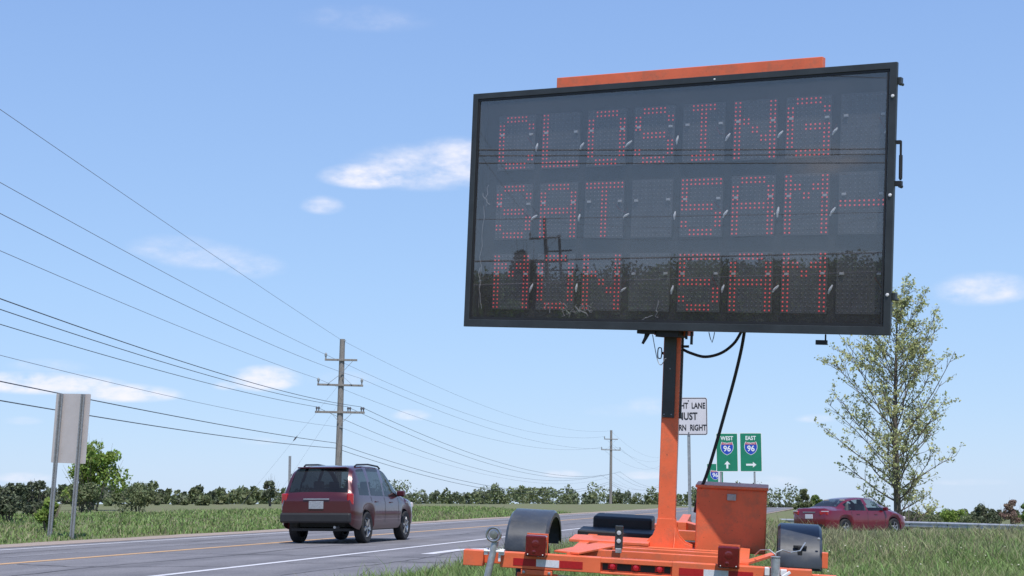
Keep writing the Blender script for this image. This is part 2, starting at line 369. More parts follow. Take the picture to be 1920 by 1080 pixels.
# ------------------------------------------------------------------ ground
RA = math.radians(12.4); RD = Vector((math.sin(RA), math.cos(RA), 0)); RN = Vector((math.cos(RA), -math.sin(RA), 0))
def sl_of(x, y): return x*math.cos(RA)-y*math.sin(RA)
def far_fall(y):
    # beyond the rise the road stands on, the land drops gently away
    y = np.asarray(y, float); t = np.clip(y-150, 0, None); return -.0125*t*t/(t+60)
def terrain(x, y):
    x = np.asarray(x, float); y = np.asarray(y, float); s = sl_of(x, y)
    road = sstep(-18.6, -17.6, s)*(1-sstep(-5.9, -4.6, s))
    right = sstep(-5.6, -1.0, s)
    z = right*(.06+.14*sstep(19, 27, y)*(1-sstep(29, 40, y)) - .55*sstep(30, 44, y) - .45*sstep(58, 70, y)-1.1*sstep(90, 135, y))
    left = 1-sstep(-24, -18.2, s)
    z = z+left*.34
    z = z + (1-road)*(.05*np.sin(x*.31+1.3)*np.cos(y*.23)+.03*np.sin(x*.9)*np.sin(y*.7+.4))*(1-.6*right)
    return z*(1-road)-.035*road+far_fall(y)
def axis(a, b, fine0, fine1, st, growth=1.16):
    L = list(np.arange(fine0, fine1+.01, st)); s_ = st; v = fine1
    while v < b: s_ *= growth; v += s_; L.append(v)
    s_ = st; v = fine0
    while v > a: s_ *= growth; v -= s_; L.insert(0, v)
    return np.array(L)
gx = axis(-3000, 3000, -30, 34, .7); gy = axis(-3000, 4000, 4, 96, .7)
GX, GY = np.meshgrid(gx, gy); GZ = terrain(GX, GY)
V = np.stack([GX, GY, GZ], -1).reshape(-1, 3); nx = len(gx); ny = len(gy)
idx = np.arange(nx*ny).reshape(ny, nx)
Fq = np.stack([idx[:-1, :-1], idx[:-1, 1:], idx[1:, 1:], idx[1:, :-1]], -1).reshape(-1, 4)
me = bpy.data.meshes.new('ground'); me.from_pydata(V.tolist(), [], Fq.tolist()); me.materials.append(M['ground'])
me.polygons.foreach_set('use_smooth', [True]*len(me.polygons))
g = bpy.data.objects.new('ground', me); COL.objects.link(g); g['kind'] = 'structure'

def rp(s, l, z): 
    p = RN*s+RD*l; return (p.x, p.y, z)
def strip(name, s0, s1, l0, l1, z, m, seg=40, wob=0):
    mb = MB(); n = seg
    ls = np.linspace(l0, l1, n+1)
    vs = []
    for l in ls:
        w = wob*math.sin(l*.9)+wob*.6*math.sin(l*2.3+1)
        a_, b_ = rp(s0+w, l, z), rp(s1, l, z); vs += [(a_[0], a_[1], z+float(far_fall(a_[1]))), (b_[0], b_[1], z+float(far_fall(b_[1])))]
    mb.add(vs, [(2*i, 2*i+1, 2*i+3, 2*i+2) for i in range(n)]); return mb.build(name, m, kind='structure', fix=False)
strip('road', -16.75, -5.75, -120, 900, 0, 'asphalt', 200)
strip('gravel_shoulder', -17.9, -16.7, -120, 400, .006, 'gravel', 400, .10)
strip('gravel_verge', -5.8, -5.45, -60, 300, -.008, 'gravel', 400, .06)
strip('edge_line', -8.88, -8.73, -60, 60, .004, 'paint_white', 60)
strip('far_edge_line', -16.12, -15.98, -120, 400, .004, 'paint_white', 60)
strip('yellow_line', -12.78, -12.55, -120, 400, .004, 'paint_yellow', 60)
for k in range(14): strip('lane_line', -14.08, -13.98, 2+k*9, 2+k*9+6.5, .004, 'paint_faint', 2)
def tar(pts, w=.05):
    vs = []; n_ = len(pts)
    for i, (a, b) in enumerate(pts):
        ww = w*(.5+random.random()*.6); vs += [rp(a-ww/2, b, .0035), rp(a+ww/2, b+.02, .0035)]
    mb = MB(); mb.add(vs, [(2*i, 2*i+1, 2*i+3, 2*i+2) for i in range(n_-1)]); mb.build('tar_seam', 'tar', kind='structure', fix=False)
tar([(-10.7+.10*math.sin(l*.8)+random.uniform(-.03, .03), l) for l in np.arange(8, 90, .5)], .045)
tar([(-7.2+.16*math.sin(l*.5+2)+random.uniform(-.04, .04), l) for l in np.arange(14, 70, .4)], .04)
tar([(-14.9+.10*math.sin(l*.6+1)+random.uniform(-.03, .03), l) for l in np.arange(20, 90, .6)], .045)
for l0, s0, s1 in ((21.3, -12.4, -9.0), (25.9, -12.4, -6.3), (31.8, -15.8, -9.1), (23.2, -8.6, -6.0)):
    vs = []
    for k in range(22):
        u = k/21; l = l0+.35*math.sin(u*5+l0)+random.uniform(-.06, .06); vs += [rp(s0+(s1-s0)*u, l, .0035), rp(s0+(s1-s0)*u, l+.06*(.5+random.random()), .0035)]
    mb = MB(); mb.add(vs, [(2*i, 2*i+1, 2*i+3, 2*i+2) for i in range(21)]); mb.build('tar_seam', 'tar', kind='structure', fix=False)
# turn arrow painted in the right turn lane: shaft and head
def paint_poly(name, pts, m):
    mb = MB(); mb.add([rp(a, b, .004) for a, b in pts], [tuple(range(len(pts)))]); return mb.build(name, m, kind='structure', fix=False)
paint_poly('turn_arrow_marking', [(-7.62, 27.0), (-7.38, 27.0), (-7.34, 29.2), (-7.0, 29.55), (-6.75, 29.55), (-6.75, 29.0), (-6.25, 30.0), (-6.75, 30.8), (-6.75, 30.3), (-7.2, 30.3), (-7.62, 29.7)], 'paint_white')
# ramp the sedan is on
def ribbon(name, pts, w, z, m):
    P = [Vector((*p, 0)) for p in pts]; vs = []; Q = []
    for i in range(len(P)-1):
        a, b, c, d = P[max(i-1, 0)], P[i], P[i+1], P[min(i+2, len(P)-1)]
        for k in range(6):
            t = k/6; Q.append(.5*((2*b)+(c-a)*t+(2*a-5*b+4*c-d)*t*t+(3*b-a-3*c+d)*t**3))
    Q.append(P[-1])
    for i, q in enumerate(Q):
        d = (Q[min(i+1, len(Q)-1)]-Q[max(i-1, 0)]).normalized(); n = Vector((d.y, -d.x, 0))
        zz = z if not callable(z) else z(q.x, q.y)
        vs += [tuple(q-n*w/2+Vector((0, 0, zz))), tuple(q+n*w/2+Vector((0, 0, zz)))]
    mb = MB(); mb.add(vs, [(2*i, 2*i+1, 2*i+3, 2*i+2) for i in range(len(Q)-1)]); return mb.build(name, m, kind='structure', fix=False)
ribbon('ramp_road', [(-2, 42), (4, 47), (9, 52.5), (12.8, 57), (16.5, 60.5), (21, 61), (25, 56), (30, 46), (40, 30)], 5.0, -.42, 'asphalt')

# ------------------------------------------------------------------ message sign trailer
BL = Vector((-.40857, 12.94573, 2.42815)); BX = Vector((.84273, -.53289, -.07644)); BZ = Vector((.04405, -.08126, .99572)); 
BX.normalize(); BZ = (BZ-BX*BZ.dot(BX)).normalized(); BY = BZ.cross(BX)
BW, BH = 3.684, 1.975
TX = Vector((.98555, -.15966, -.05663)); TX = (TX-BZ*TX.dot(BZ)).normalized(); TY = BZ.cross(TX)
bc = BL+BX*BW/2
d0 = ray(1262, 635); tt = ((bc-CAM).dot(BY)+.30)/d0.dot(BY); O_T = CAM+d0*tt-BZ*1.57
MT = Matrix.Translation(O_T) @ Matrix((TX, TY, BZ)).transposed().to_4x4()
MBd = Matrix.Translation(BL) @ Matrix((BX, BY, BZ)).transposed().to_4x4()
GZ0 = -.72   # where the trailer's feet and wheels meet the grass, in trailer coordinates
tr = empty('message_sign_trailer', mw=MT)
tag(tr, 'orange portable message sign trailer reading CLOSING SAT 5AM- MON 5AM on the grass verge', 'sign trailer')
def mw_to_t(m): return MT.inverted() @ m
def loc_t(px, py, ly):
    d = ray(px, py); t = ((O_T-CAM).dot(TY)+ly)/d.dot(TY); P = CAM+t*d-O_T; return P.dot(TX), P.dot(BZ)
BT = mw_to_t(MBd)     # board frame inside trailer
def bpart(mb, name, m=None, **k):
    o = mb.build(name, m, parent=tr, **k); o.matrix_local = BT; return o
# cabinet: a shallow box with a raised rim
fb = .058
mb = MB()
DEP = .15
mb.box((BW/2, DEP-.01, BH/2), (BW-.10, .02, BH-.04))
for (x0, x1, z0, z1) in ((.05, BW-.05, BH-.046, BH-.02), (.05, BW-.05, .03, .06), (.05, .07, .06, BH-.046), (BW-.07, BW-.05, .06, BH-.046)):
    mb.box(((x0+x1)/2, (DEP+.012)/2, (z0+z1)/2), (x1-x0, DEP-.052, z1-z0))
cab = bpart(mb, 'sign_cabinet', 'black_metal', bevel=.003)
mb = MB(); oc = [(0, 0), (BW, 0), (BW, BH), (0, BH)]; ic = [(.052, .062), (BW-.052, .062), (BW-.052, BH-.048), (.052, BH-.048)]
vs = [(a, y, b) for y in (0, .035) for lst in (oc, ic) for a, b in lst]
fs = []
for i in range(4):
    j = (i+1) % 4; fs += [(i, j, 4+j, 4+i), (8+i, 12+i, 12+j, 8+j), (i, 8+i, 8+j, j), (4+i, 4+j, 12+j, 12+i)]
mb.add(vs, fs); dfr = mb.build('door_frame', 'black_metal', parent=cab, bevel=.003)
def sub(mb, name, m=None, parent=cab, **k): return mb.build(name, m, parent=parent, **k)
mb = MB(); mb.box((BW/2, .125, BH/2), (BW-.12, .006, BH-.12)); sub(mb, 'backing_panel', 'backing')
mb = MB(); mb.box((BW/2, .018, BH/2), (BW-.112, .005, BH-.11)); sub(mb, 'clear_pane', 'pane')
# inner lip
mb = MB()
for (x0, x1, z0, z1) in ((.05, BW-.058, BH-.066, BH-.050), (.05, BW-.058, .064, .082), (.054, .066, .084, BH-.068), (BW-.074, BW-.062, .084, BH-.068)):
    mb.box(((x0+x1)/2, .012, (z0+z1)/2), (x1-x0, .008, z1-z0))
mb.each('pane_retainer', 'trim', parent=cab)
U0, UP, LP = .234, .4315, .0361; VB = (1.34, .757, .172); VP = .0327
MSG = ["CLOSING ", "SAT 5AM-", "MON 5AM "]
FONT = {'C': ["01110", "10001", "10000", "10000", "10000", "10001", "01110"], 'L': ["10000"]*6+["11111"], 'O': ["01110"]+["10001"]*5+["01110"],
 'S': ["01110", "10001", "10000", "01110", "00001", "10001", "01110"], 'I': ["01110"]+["00100"]*5+["01110"], 'N': ["10001", "10001", "11001", "10101", "10011", "10001", "10001"],
 'G': ["01110", "10001", "10000", "10111", "10001", "10001", "01111"], 'A': ["01110", "10001", "10001", "11111", "10001", "10001", "10001"],
 'T': ["11111"]+["00100"]*6, '5': ["11111", "10000", "10000", "11110", "00001", "10001", "01110"], 'M': ["10001", "11011", "10101", "10001", "10001", "10001", "10001"],
 '-': ["00000"]*3+["11111"]+["00000"]*3, ' ': ["00000"]*7}
FONT['O'] = ["01110", "10001", "10001", "10001", "10001", "10001", "01110"]
mod = None
mmb = MB(); mmb.box((LP*4.5, 0, VP*6.5), (LP*9+.035, .012, VP*13+.036)); 
mod_me = None; lit_by = {}
def led_mesh(name, cells, m, r, y):
    mb = MB()
    for (c, rr) in cells:
        x, z = c*LP, rr*VP; n = 6
        ring = [(x+r*math.cos(k*math.pi/3), y, z+r*math.sin(k*math.pi/3)) for k in range(n)]
        mb.add(ring+[(x, y-.004, z)], [(k, (k+1) % n, n) for k in range(n)])
    return mb
alld = [(c, rr) for c in range(10) for rr in range(14)]
off_me = {}
for r in range(3):
    for c in range(8):
        ch = MSG[r][c]; ox, oz = U0+c*UP, VB[r]
        if mod is None: o = sub(mmb, 'led_module', 'module'); mod = o
        else: o = dup(mod, cab)
        o.location = (ox, .098, oz)
        lit = [(cc, rr) for (cc, rr) in alld if FONT[ch][(13-rr)//2][cc//2] == '1']
        key = ch
        if key not in off_me:
            a = led_mesh('unlit_leds', [q for q in alld if q not in lit], 'led_off', .0056, 0).build('unlit_leds', 'led_off', parent=cab); b = None
            if lit: b = led_mesh('lit_leds', lit, 'led_on', .0074, 0).build('lit_leds', 'led_on', parent=cab)
            off_me[key] = (a, b)
        else:
            a, b = off_me[key]; a = dup(a, cab); b = dup(b, cab) if b else None
        a.location = (ox, .090, oz); a['kind'] = 'stuff'
        if b: b.location = (ox, .088, oz); b['kind'] = 'stuff'
# white clips: two buttons on each module and a slanting tie in every gap
btn = MB(); btn.box((0, 0, 0), (.034, .016, .019)); btn = sub(btn, 'module_clip', 'clip_grey', bevel=.003)
tie = MB(); tie.tube([(-.016, 0, -.036), (-.005, -.004, -.008), (.004, -.004, .008), (.016, 0, .034)], [.005, .010, .010, .005], 6); tie = sub(tie, 'cable_tie', 'white_bit')
first = True; ft = True
for r in range(3):
    for c in range(8):
        for dx in (.026, .310):
            o = btn if first else dup(btn, cab); first = False
            o.location = (U0+c*UP+dx, .084, VB[r]+.277+random.uniform(-.003, .003))
        o = tie if ft else dup(tie, cab); ft = False
        o.location = (U0+c*UP+LP*9+.055, .07, VB[r]+.157+random.uniform(-.008, .008)); o.rotation_euler = (0, random.uniform(-.45, .5), 0); o.scale = (1, 1, random.uniform(.65, 1.05))
        if c == 7: o.location.x -= .03
# small wires and scraps behind the pane
mb = MB()
def squig(p, q, s, n=7, r=.003):
    pts = []
    for i in range(n+1):
        t = i/n; pts.append((p[0]+(q[0]-p[0])*t+random.uniform(-s, s), .06+random.uniform(-.01, .01), p[1]+(q[1]-p[1])*t+random.uniform(-s, s)))
    mb.tube(pts, r, 5)
squig((.115, 1.02), (.10, .16), .012, 10, .0026); squig((.13, .15), (.10, .5), .01, 6, .003)
for k in range(9):
    x = .75+random.random()*.55; squig((x, .10+random.random()*.08), (x+random.uniform(-.09, .12), .12+random.random()*.12), .022, 6, .0028)
squig((.95, .12), (1.12, .19), .03, 8, .004); squig((1.02, .20), (1.16, .10), .02, 8, .005)
squig((1.78, .09), (1.80, .22), .02, 6, .004); squig((1.66, .08), (1.74, .11), .01, 5, .004)
squig((.10, 1.12), (.17, 1.04), .015, 5, .004); squig((.15, 1.2), (.13, 1.02), .01, 5, .003)
mb.each('loose_wire', 'loose', parent=cab, smooth=True)
mb = MB()
for r in range(3):
    for c in range(8):
        if random.random() < .75:
            x0 = U0+c*UP+.28; z0 = VB[r]+.25; pts = [(x0+.11*t, .075+.02*math.sin(t*3), z0-.10*math.sin(t*math.pi)*random.uniform(.4, 1)-.03*t) for t in (0, .2, .4, .6, .8, 1)]
            mb.tube(pts, .0028, 5)
mb.each('jumper_wire', 'red_lens', parent=cab)
# bolts on the right-hand frame, hinge lumps, strut
for v in (1.727, 1.008, .29):
    m2 = MB(); m2.lathe([(.0, -.010), (.011, -.008), (.013, 0), (.013, .004)], 10, (BW-.026, 0, v), 'y'); sub(m2, 'frame_bolt', 'white_bit')
m2 = MB(); m2.lathe([(.0, -.010), (.007, -.008), (.008, 0)], 8, (2.245, 0, 1.945), 'y'); sub(m2, 'frame_bolt', 'white_bit')
for v in (1.84, .28):
    m2 = MB(); m2.box((BW+.012, .05, v), (.024, .05, .055)); m2.tube([(BW+.02, .02, v-.02), (BW+.02, .08, v-.02)], .012, 8); sub(m2, 'hinge_knuckle', 'black_metal', bevel=.003)
m2 = MB(); m2.tube([(BW+.030, .04, 1.40), (BW+.034, .04, 1.12)], .009, 8); m2.tube([(BW+.032, .04, 1.30), (BW+.034, .04, 1.13)], .014, 8)
m2.box((BW+.015, .04, 1.395), (.034, .03, .025)); m2.box((BW+.02, .04, 1.095), (.05, .04, .035)); m2.tube([(BW+.036, .02, 1.075), (BW+.036, .06, 1.075)], .014, 8)
sub(m2, 'gas_strut', 'black')
# orange top rail behind the cabinet
mb = MB(); mb.box(((.732+3.058)/2+.0, DEP+.03, BH+.058), (3.058-.732, .06, .115)); bpart(mb, 'top_rail', 'orange', bevel=.004)
# underside: lift beam, hooks, chain, ring
mb = MB(); mb.box((1.80, DEP+.05, .062), (1.9, .10, .10)); mb.box((1.87, DEP+.05, .03), (.3, .10, .12)); bpart(mb, 'turntable_beam', 'orange', bevel=.004)
mb = MB(); mb.box((1.70, .10, -.012), (.16, .10, .026)); mb.tube([(1.70, .08, -.02), (1.695, .06, -.06), (1.675, .05, -.105)], [.022, .015, .011], 8); mb.box((1.88, .14, -.022), (.20, .16, .05)); bpart(mb, 'lock_lever', 'black', smooth=False, bevel=.003)
mb = MB()
pts = [(1.73+.0*t, .08, -.02) for t in (0,)]
P0_, P1_ = Vector((1.745, .08, -.03)), Vector((1.885, .05, -.215)); ch = []
for i in range(13):
    t = i/12; p = P0_.lerp(P1_, t); p.z -= .16*math.sin(math.pi*min(1, t*1.05))*(.6+.4*t); ch.append(p)
mb.tube(ch, .0035, 5); bpart(mb, 'safety_chain', 'galv_dull')
mb = MB(); mb.box((2.03, .10, -.03), (.012, .02, .06)); mb.box((2.075, .10, -.05), (.014, .02, .10)); mb.tube([(2.22, .1, 0), (2.235, .1, -.05), (2.25, .1, -.08), (2.262, .1, -.04), (2.268, .1, 0)], .0035, 5); [setattr(q, 'matrix_local', BT) for q in mb.each('release_pin', 'black', parent=tr)]
mb = MB(); mb.tube([(3.18, .06, 0), (3.18, .06, -.05)], .007, 6); mb.box((3.15, .06, -.06), (.085, .03, .035)); bpart(mb, 'cabinet_latch', 'black', bevel=.003)
# -- mast (trailer coordinates from here on)
def tp(mb, name, m=None, **k): return mb.build(name, m, parent=tr, **k)
mb = MB(); mb.box((0, 0, .80), (.135, .135, 1.78)); mast = tp(mb, 'mast', 'orange', bevel=.005)
mb = MB(); mb.box((-.014, -.0765, 1.27), (.098, .016, .65)); 
cov = mb.build('cover_plate', 'black_metal', parent=mast, bevel=.002)
mb = MB()
for (x, z) in ((-.045, .97), (.012, .97), (-.01, 1.33)): mb.lathe([(0, -.088), (.005, -.087), (.006, -.084)], 8, (x, 0, z), 'y')
mb.each('cover_bolt', 'galv_dull', parent=mast)
mb = MB(); mb.box((.078, 0, 1.27), (.016, .06, .66)); mb.build('side_channel', 'black_metal', parent=mast)
mb = MB(); mb.box((0, 0, 1.66), (.17, .17, .07)); mb.build('mast_collar', 'orange', parent=mast, bevel=.004)
# locking ring (oblong link) at the mast's left
mb = MB(); x0, z0 = loc_t(1237, 662, -.02); L = []
for k in range(17):
    t = 2*math.pi*k/16; L.append((x0+.016*math.cos(t), -.02, z0+.033*(1 if math.sin(t) > 0 else -1)*min(1, abs(math.sin(t))*1.6)+.010*math.sin(t)))
mb.tube(L, .005, 6, caps=False); mb.box((x0+.03, -.02, z0), (.03, .016, .022)); mb.build('oblong_link', 'black', parent=mast)
# gusseted mast foot
zb = -.085
prof = [(-.205, zb), (.205, zb), (.205, zb+.035), (.15, zb+.055), (.105, zb+.10), (.078, zb+.17), (.069, zb+.24), (-.069, zb+.24), (-.078, zb+.17), (-.105, zb+.10), (-.15, zb+.055), (-.205, zb+.035)]
mb = MB(); mb.prism(prof, 'y', -.078, -.069); mb.prism(prof, 'y', .069, .078); 
prs = [(a if abs(a) > .07 else a, b) for a, b in prof]
mb.prism([(-.20, zb), (-.069, zb), (-.069, zb+.24), (-.078, zb+.17), (-.105, zb+.10), (-.15, zb+.055)], 'x', .0685, .0745)
mb.box((0, 0, zb-.006), (.46, .42, .012)); mb.build('mast_gusset', 'orange', parent=mast, bevel=.002)
# cables
def spx(pts, r, name, m='black', ly=None):
    P = []
    for (x, y, l) in pts:
        a, b = loc_t(x, y, l); P.append(Vector((a, l, b)))
    Q = []
    for i in range(len(P)-1):
        a, b, c, d = P[max(i-1, 0)], P[i], P[i+1], P[min(i+2, len(P)-1)]
        for k in range(6):
            t = k/6; Q.append(.5*((2*b)+(c-a)*t+(2*a-5*b+4*c-d)*t*t+(3*b-a-3*c+d)*t**3))
    Q.append(P[-1]); mb = MB(); mb.tube(Q, r, 8); return tp(mb, name, m, smooth=True)
spx([(1280, 655, -.02), (1295, 662, -.04), (1322, 669, -.05), (1352, 662, -.05), (1376, 644, -.04), (1390, 622, -.02)], .0115, 'power_cable')
spx([(1396, 620, -.02), (1390, 655, .0), (1377, 710, .04), (1359, 775, .06), (1342, 835, .05), (1325, 890, .04), (1311, 925, .05), (1303, 960, .10)], .0130, 'power_cable')
mb = MB(); mb.tube([(.07, -.03, 1.51), (.13, -.03, 1.512)], .010, 8); tp(mb, 'cable_gland', 'black')
# -- chassis
BZT, BZH = -.061, .112            # rear bar top and height
mb = MB()
mb.box((-1.333, -1.07, BZT-BZH/2), (.15, .08, BZH)); mb.box((-.765, -1.07, BZT-BZH/2), (.735, .08, BZH))
mb.box((-.14, -1.055, BZT-BZH/2), (.515, .05, BZH)); mb.box((-.14, -1.075, BZT-.018), (.515, .07, .036)); mb.box((-.14, -1.075, BZT-BZH+.004), (.515, .07, .016))
mb.box((.61, -1.07, BZT-BZH/2), (.985, .08, BZH)); mb.box((-1.19, -1.02, BZT-BZH/2), (.14, .04, .08))
mb.box((1.19, -1.07, BZT-BZH/2-.01), (.17, .05, .07))
rear = tp(mb, 'rear_bumper_bar', 'orange', bevel=.004)
mb = MB(); mb.box((-.14, -1.082, BZT-.064), (.49, .006, .050)); mb.build('lamp_recess', 'black', parent=rear)
lm = MB(); lm.lathe([(0, -.022), (.018, -.020), (.025, -.010), (.027, 0)], 14, axis='y'); lm.box((0, .001, 0), (.066, .006, .044)); lamp0 = None
for k, x in enumerate((-.312, -.142, .028)):
    if lamp0 is None: lamp0 = lm.build('marker_lamp', 'red_lens_lit', parent=rear, smooth=True); o = lamp0
    else: o = dup(lamp0, rear)
    o.location = (x, -1.088, BZT-.058)
for (x0, x1, c) in ((-1.038, -.868, 'tape_red'), (-.868, -.697, 'tape_white'), (-.697, -.524, 'tape_red'), (.166, .342, 'tape_red'), (.342, .520, 'tape_white'), (.520, .695, 'tape_red')):
    mb = MB(); mb.box(((x0+x1)/2, -1.1115, BZT-.064), (x1-x0-.004, .002, .052)); mb.build('reflective_tape', c, parent=rear)
for xc in (-.862, .518):
    mb = MB(); mb.box((xc, -1.165, .006), (.150, .10, .152)); tl = tp(mb, 'tail_lamp', 'red_lens', bevel=.010)
    mb = MB(); mb.lathe([(0, -1.2185), (.018, -1.2175), (.030, -1.2155)], 18, (xc+.0, 0, .022), 'y'); mb.lathe([(0, -1.219), (.010, -1.2175), (.014, -1.2155)], 12, (xc-.01, 0, -.035), 'y'); mb.each('lens_reflector', 'red_lens', parent=tl)
    mb = MB(); mb.lathe([(0, -1.219), (.005, -1.2155)], 8, (xc-.055, 0, -.055), 'y'); mb.lathe([(0, -1.219), (.005, -1.2155)], 8, (xc+.055, 0, -.055), 'y'); mb.each('lens_screw', 'galv', parent=tl)
    mb = MB(); mb.box((xc, -1.112, .085), (.156, .012, .006)); mb.box((xc, -1.1135, .010), (.156, .008, .150)); mb.each('lamp_bracket', 'orange', parent=tl)
mb = MB(); mb.box((-.862, -1.09, -.195), (.23, .05, .035)); mb.box((-.862, -1.06, -.235), (.30, .02, .06)); 
lb = mb.each('lower_bracket', 'orange', parent=tr, bevel=.003)[0]
mb = MB()
for x in (-.955, -.768): mb.lathe([(0, -1.124), (.010, -1.122), (.012, -1.115)], 8, (x, 0, -.195), 'y')
mb.each('bracket_bolt', 'galv', parent=lb)
mb = MB()
for x in (-.62, .62): mb.box((x, 0.1, BZT-.02), (.075, 2.26, .075))      # side rails
mb.box((0, -.70, BZT-.012), (1.16, .05, .05)); mb.box((0, -.45, BZT-.012), (1.16, .05, .05)); mb.box((0, -.225, BZT-.035), (1.16, .05, .08)); mb.box((0, .30, BZT-.03), (1.16, .07, .08)); mb.box((0, 1.2, BZT-.03), (1.30, .07, .08))
mb.bar((-.62, 1.2, BZT-.06), (0, 2.5, BZT-.06), .07, .075); mb.bar((.62, 1.2, BZT-.06), (0, 2.5, BZT-.06), .07, .075); mb.bar((0, 2.3, BZT-.06), (0, 3.2, BZT-.06), .08, .08)
mb.each('chassis_member', 'orange', parent=tr, bevel=.003)
mb = MB(); mb.bar((.63, -1.02, BZT+.012), (.84, -.30, BZT+.012), .06, .02); tp(mb, 'fender_brace', 'orange', bevel=.002)
mb = MB(); mb.bar((-.66, -1.02, BZT+.014), (-.40, -.24, BZT+.014), .20, .014); tp(mb, 'diagonal_plate', 'orange', bevel=.002)
mb = MB(); mb.box((-.43, -.05, BZT+.022), (.62, .40, .02)); tp(mb, 'deck_plate', 'orange', bevel=.002)
mb = MB(); mb.box((-.42, .55, BZT+.02), (.66, .36, .05)); tp(mb, 'battery_tray', 'trim', bevel=.01)
# equipment box
mb = MB(); mb.box((.50, .24, .155), (.55, .42, .50)); eb = tp(mb, 'equipment_box', 'orange', bevel=.012)
mb = MB(); mb.box((.50, .235, .415), (.57, .445, .025)); mb.build('box_lid', 'orange', parent=eb, bevel=.006)
mb = MB(); mb.box((.50, .018, .34), (.07, .012, .05)); mb.build('box_latch', 'galv', parent=eb, bevel=.003)
# second battery box on the far side
mb = MB(); mb.box((-.42, .95, .0), (.5, .34, .14)); tp(mb, 'battery_box', 'trim', bevel=.02)
# fenders and wheels
for sx in (-1, 1):
    xc = sx*1.03+(.0 if sx > 0 else -.02); prof = []
    for k in range(15):
        t = math.radians(-4+188*k/14); prof.append((-.44*math.cos(t)-.02, -.12+.268*math.sin(t)))
    mb = MB(); w = .165
    vs = []; n = len(prof)
    for (y, z) in prof: vs += [(xc-w, y, z), (xc-w+.02, y*1.02, z+.018), (xc+w-.02, y*1.02, z+.018), (xc+w, y, z)]
    inner = [(xc-w+.02, y*.97, z-.004) for (y, z) in prof]; innr = [(xc+w-.02, y*.97, z-.004) for (y, z) in prof]
    fs = [(4*i+j, 4*i+j+1, 4*i+j+5, 4*i+j+4) for i in range(n-1) for j in range(3)]
    mb.add(vs, fs); b = len(mb.v); mb.add(inner+innr, [(i, i+1, n+i+1, n+i) for i in range(n-1)])
    # skirts
    for xx in (xc-w, xc+w):
        vs = []
        for (y, z) in prof: vs += [(xx, y, z), (xx, y*.95, z-.035)]
        mb.add(vs, [(2*i, 2*i+1, 2*i+3, 2*i+2) for i in range(n-1)])
    fe = tp(mb, 'fender', 'fender', smooth=True)
    mb = MB(); mb.box((xc, -.455, -.125), (.33, .012, .03)); mb.build('fender_lip', 'trim', parent=fe)
    if sx > 0:
        mb = MB(); mb.box((xc-.0, -.435, .03), (.10, .02, .022)); mb.box((xc, -.44, .0), (.035, .02, .07)); mb.build('rubber_latch', 'black', parent=fe, bevel=.004)
    mb = MB(); zc = -.375; R_ = .325
    mb.lathe([(R_*.60, -.085), (R_*.90, -.095), (R_*.985, -.075), (R_, -.03), (R_, .03), (R_*.985, .075), (R_*.90, .095), (R_*.60, .085), (R_*.60, -.085)], 28, (xc, 0, zc), 'x')
    # lathe axis x puts (h, a, b)
    tw = tp(mb, 'wheel', 'tyre', smooth=True)
    mb = MB(); mb.lathe([(0, -.02*sx), (.06, -.03*sx), (.14, .0), (R_*.60, .055*sx), (R_*.60, -.08*sx)], 20, (xc, 0, zc), 'x'); mb.build('rim', 'galv_dull', parent=tw, smooth=True)
mb = MB(); mb.tube([(-1.0, 0, -.375), (1.0, 0, -.375)], .03, 10); tp(mb, 'axle', 'trim')
mb = MB(); mb.lathe([(0, -.475), (.010, -.472), (.012, -.465)], 8, (1.165, 0, .10), 'y'); tp(mb, 'fender_bolt', 'galv')
mb = MB(); mb.box((1.215, -.42, -.06), (.045, .06, .115)); tp(mb, 'outrigger_stub', 'orange', bevel=.003)
# jacks
def jack(top, bot, r, head):
    mb = MB(); t, b = Vector(top), Vector(bot); d = (b-t).normalized()
    mb.tube([t, t+d*.02, b-d*.25], [r*.96, r, r], 14); mb.tube([b-d*.26, b], r*.78, 12); mb.lathe([(0, 0), (.09, .004), (.10, .0), (.10, -.012)], 16, (b.x, b.y, b.z+.012), 'z')
    j = tp(mb, 'levelling_jack', 'galv', smooth=True)
    mb = MB()
    if head:
        c = t-d*.05+Vector((-.02, -.01, 0)); L = [(c.x+.05*math.cos(q*math.pi/10), c.y-.02, c.z+.05*math.sin(q*math.pi/10)) for q in range(21)]
        mb.tube(L, .011, 8, caps=False); mb.lathe([(0, -.03), (.03, -.028), (.035, -.01), (.03, .01)], 14, (c.x, c.y, c.z), 'y'); mb.tube([t-d*.03, t+d*.01], r*.75, 10)
        mb.build('crank_wheel', 'rim', parent=j, smooth=True)
    return j
j1 = jack((-1.168, -1.14, .02), (-1.30, -1.19, GZ0-.0), .026, True)
mb = MB(); mb.box((-1.235, -1.12, -.062), (.028, .06, .045)); mb.box((-1.122, -1.12, -.062), (.04, .05, .04)); mb.box((-1.135, -1.125, -.10), (.018, .03, .06)); mb.tube([(-1.25, -1.15, -.055), (-1.10, -1.15, -.055)], .009, 8); mb.each('jack_clamp', 'white_bit', parent=j1, bevel=.003)
j2 = jack((.846, -1.155, .02), (.855, -1.17, GZ0+.0), .033, False)
mb = MB(); mb.box((.79, -1.12, -.085), (.035, .05, .055)); mb.box((.905, -1.12, -.085), (.045, .05, .04)); mb.bar((.87, -1.19, -.13), (.95, -1.17, -.075), .02, .02); mb.each('jack_clamp', 'white_bit', parent=j2, bevel=.003)
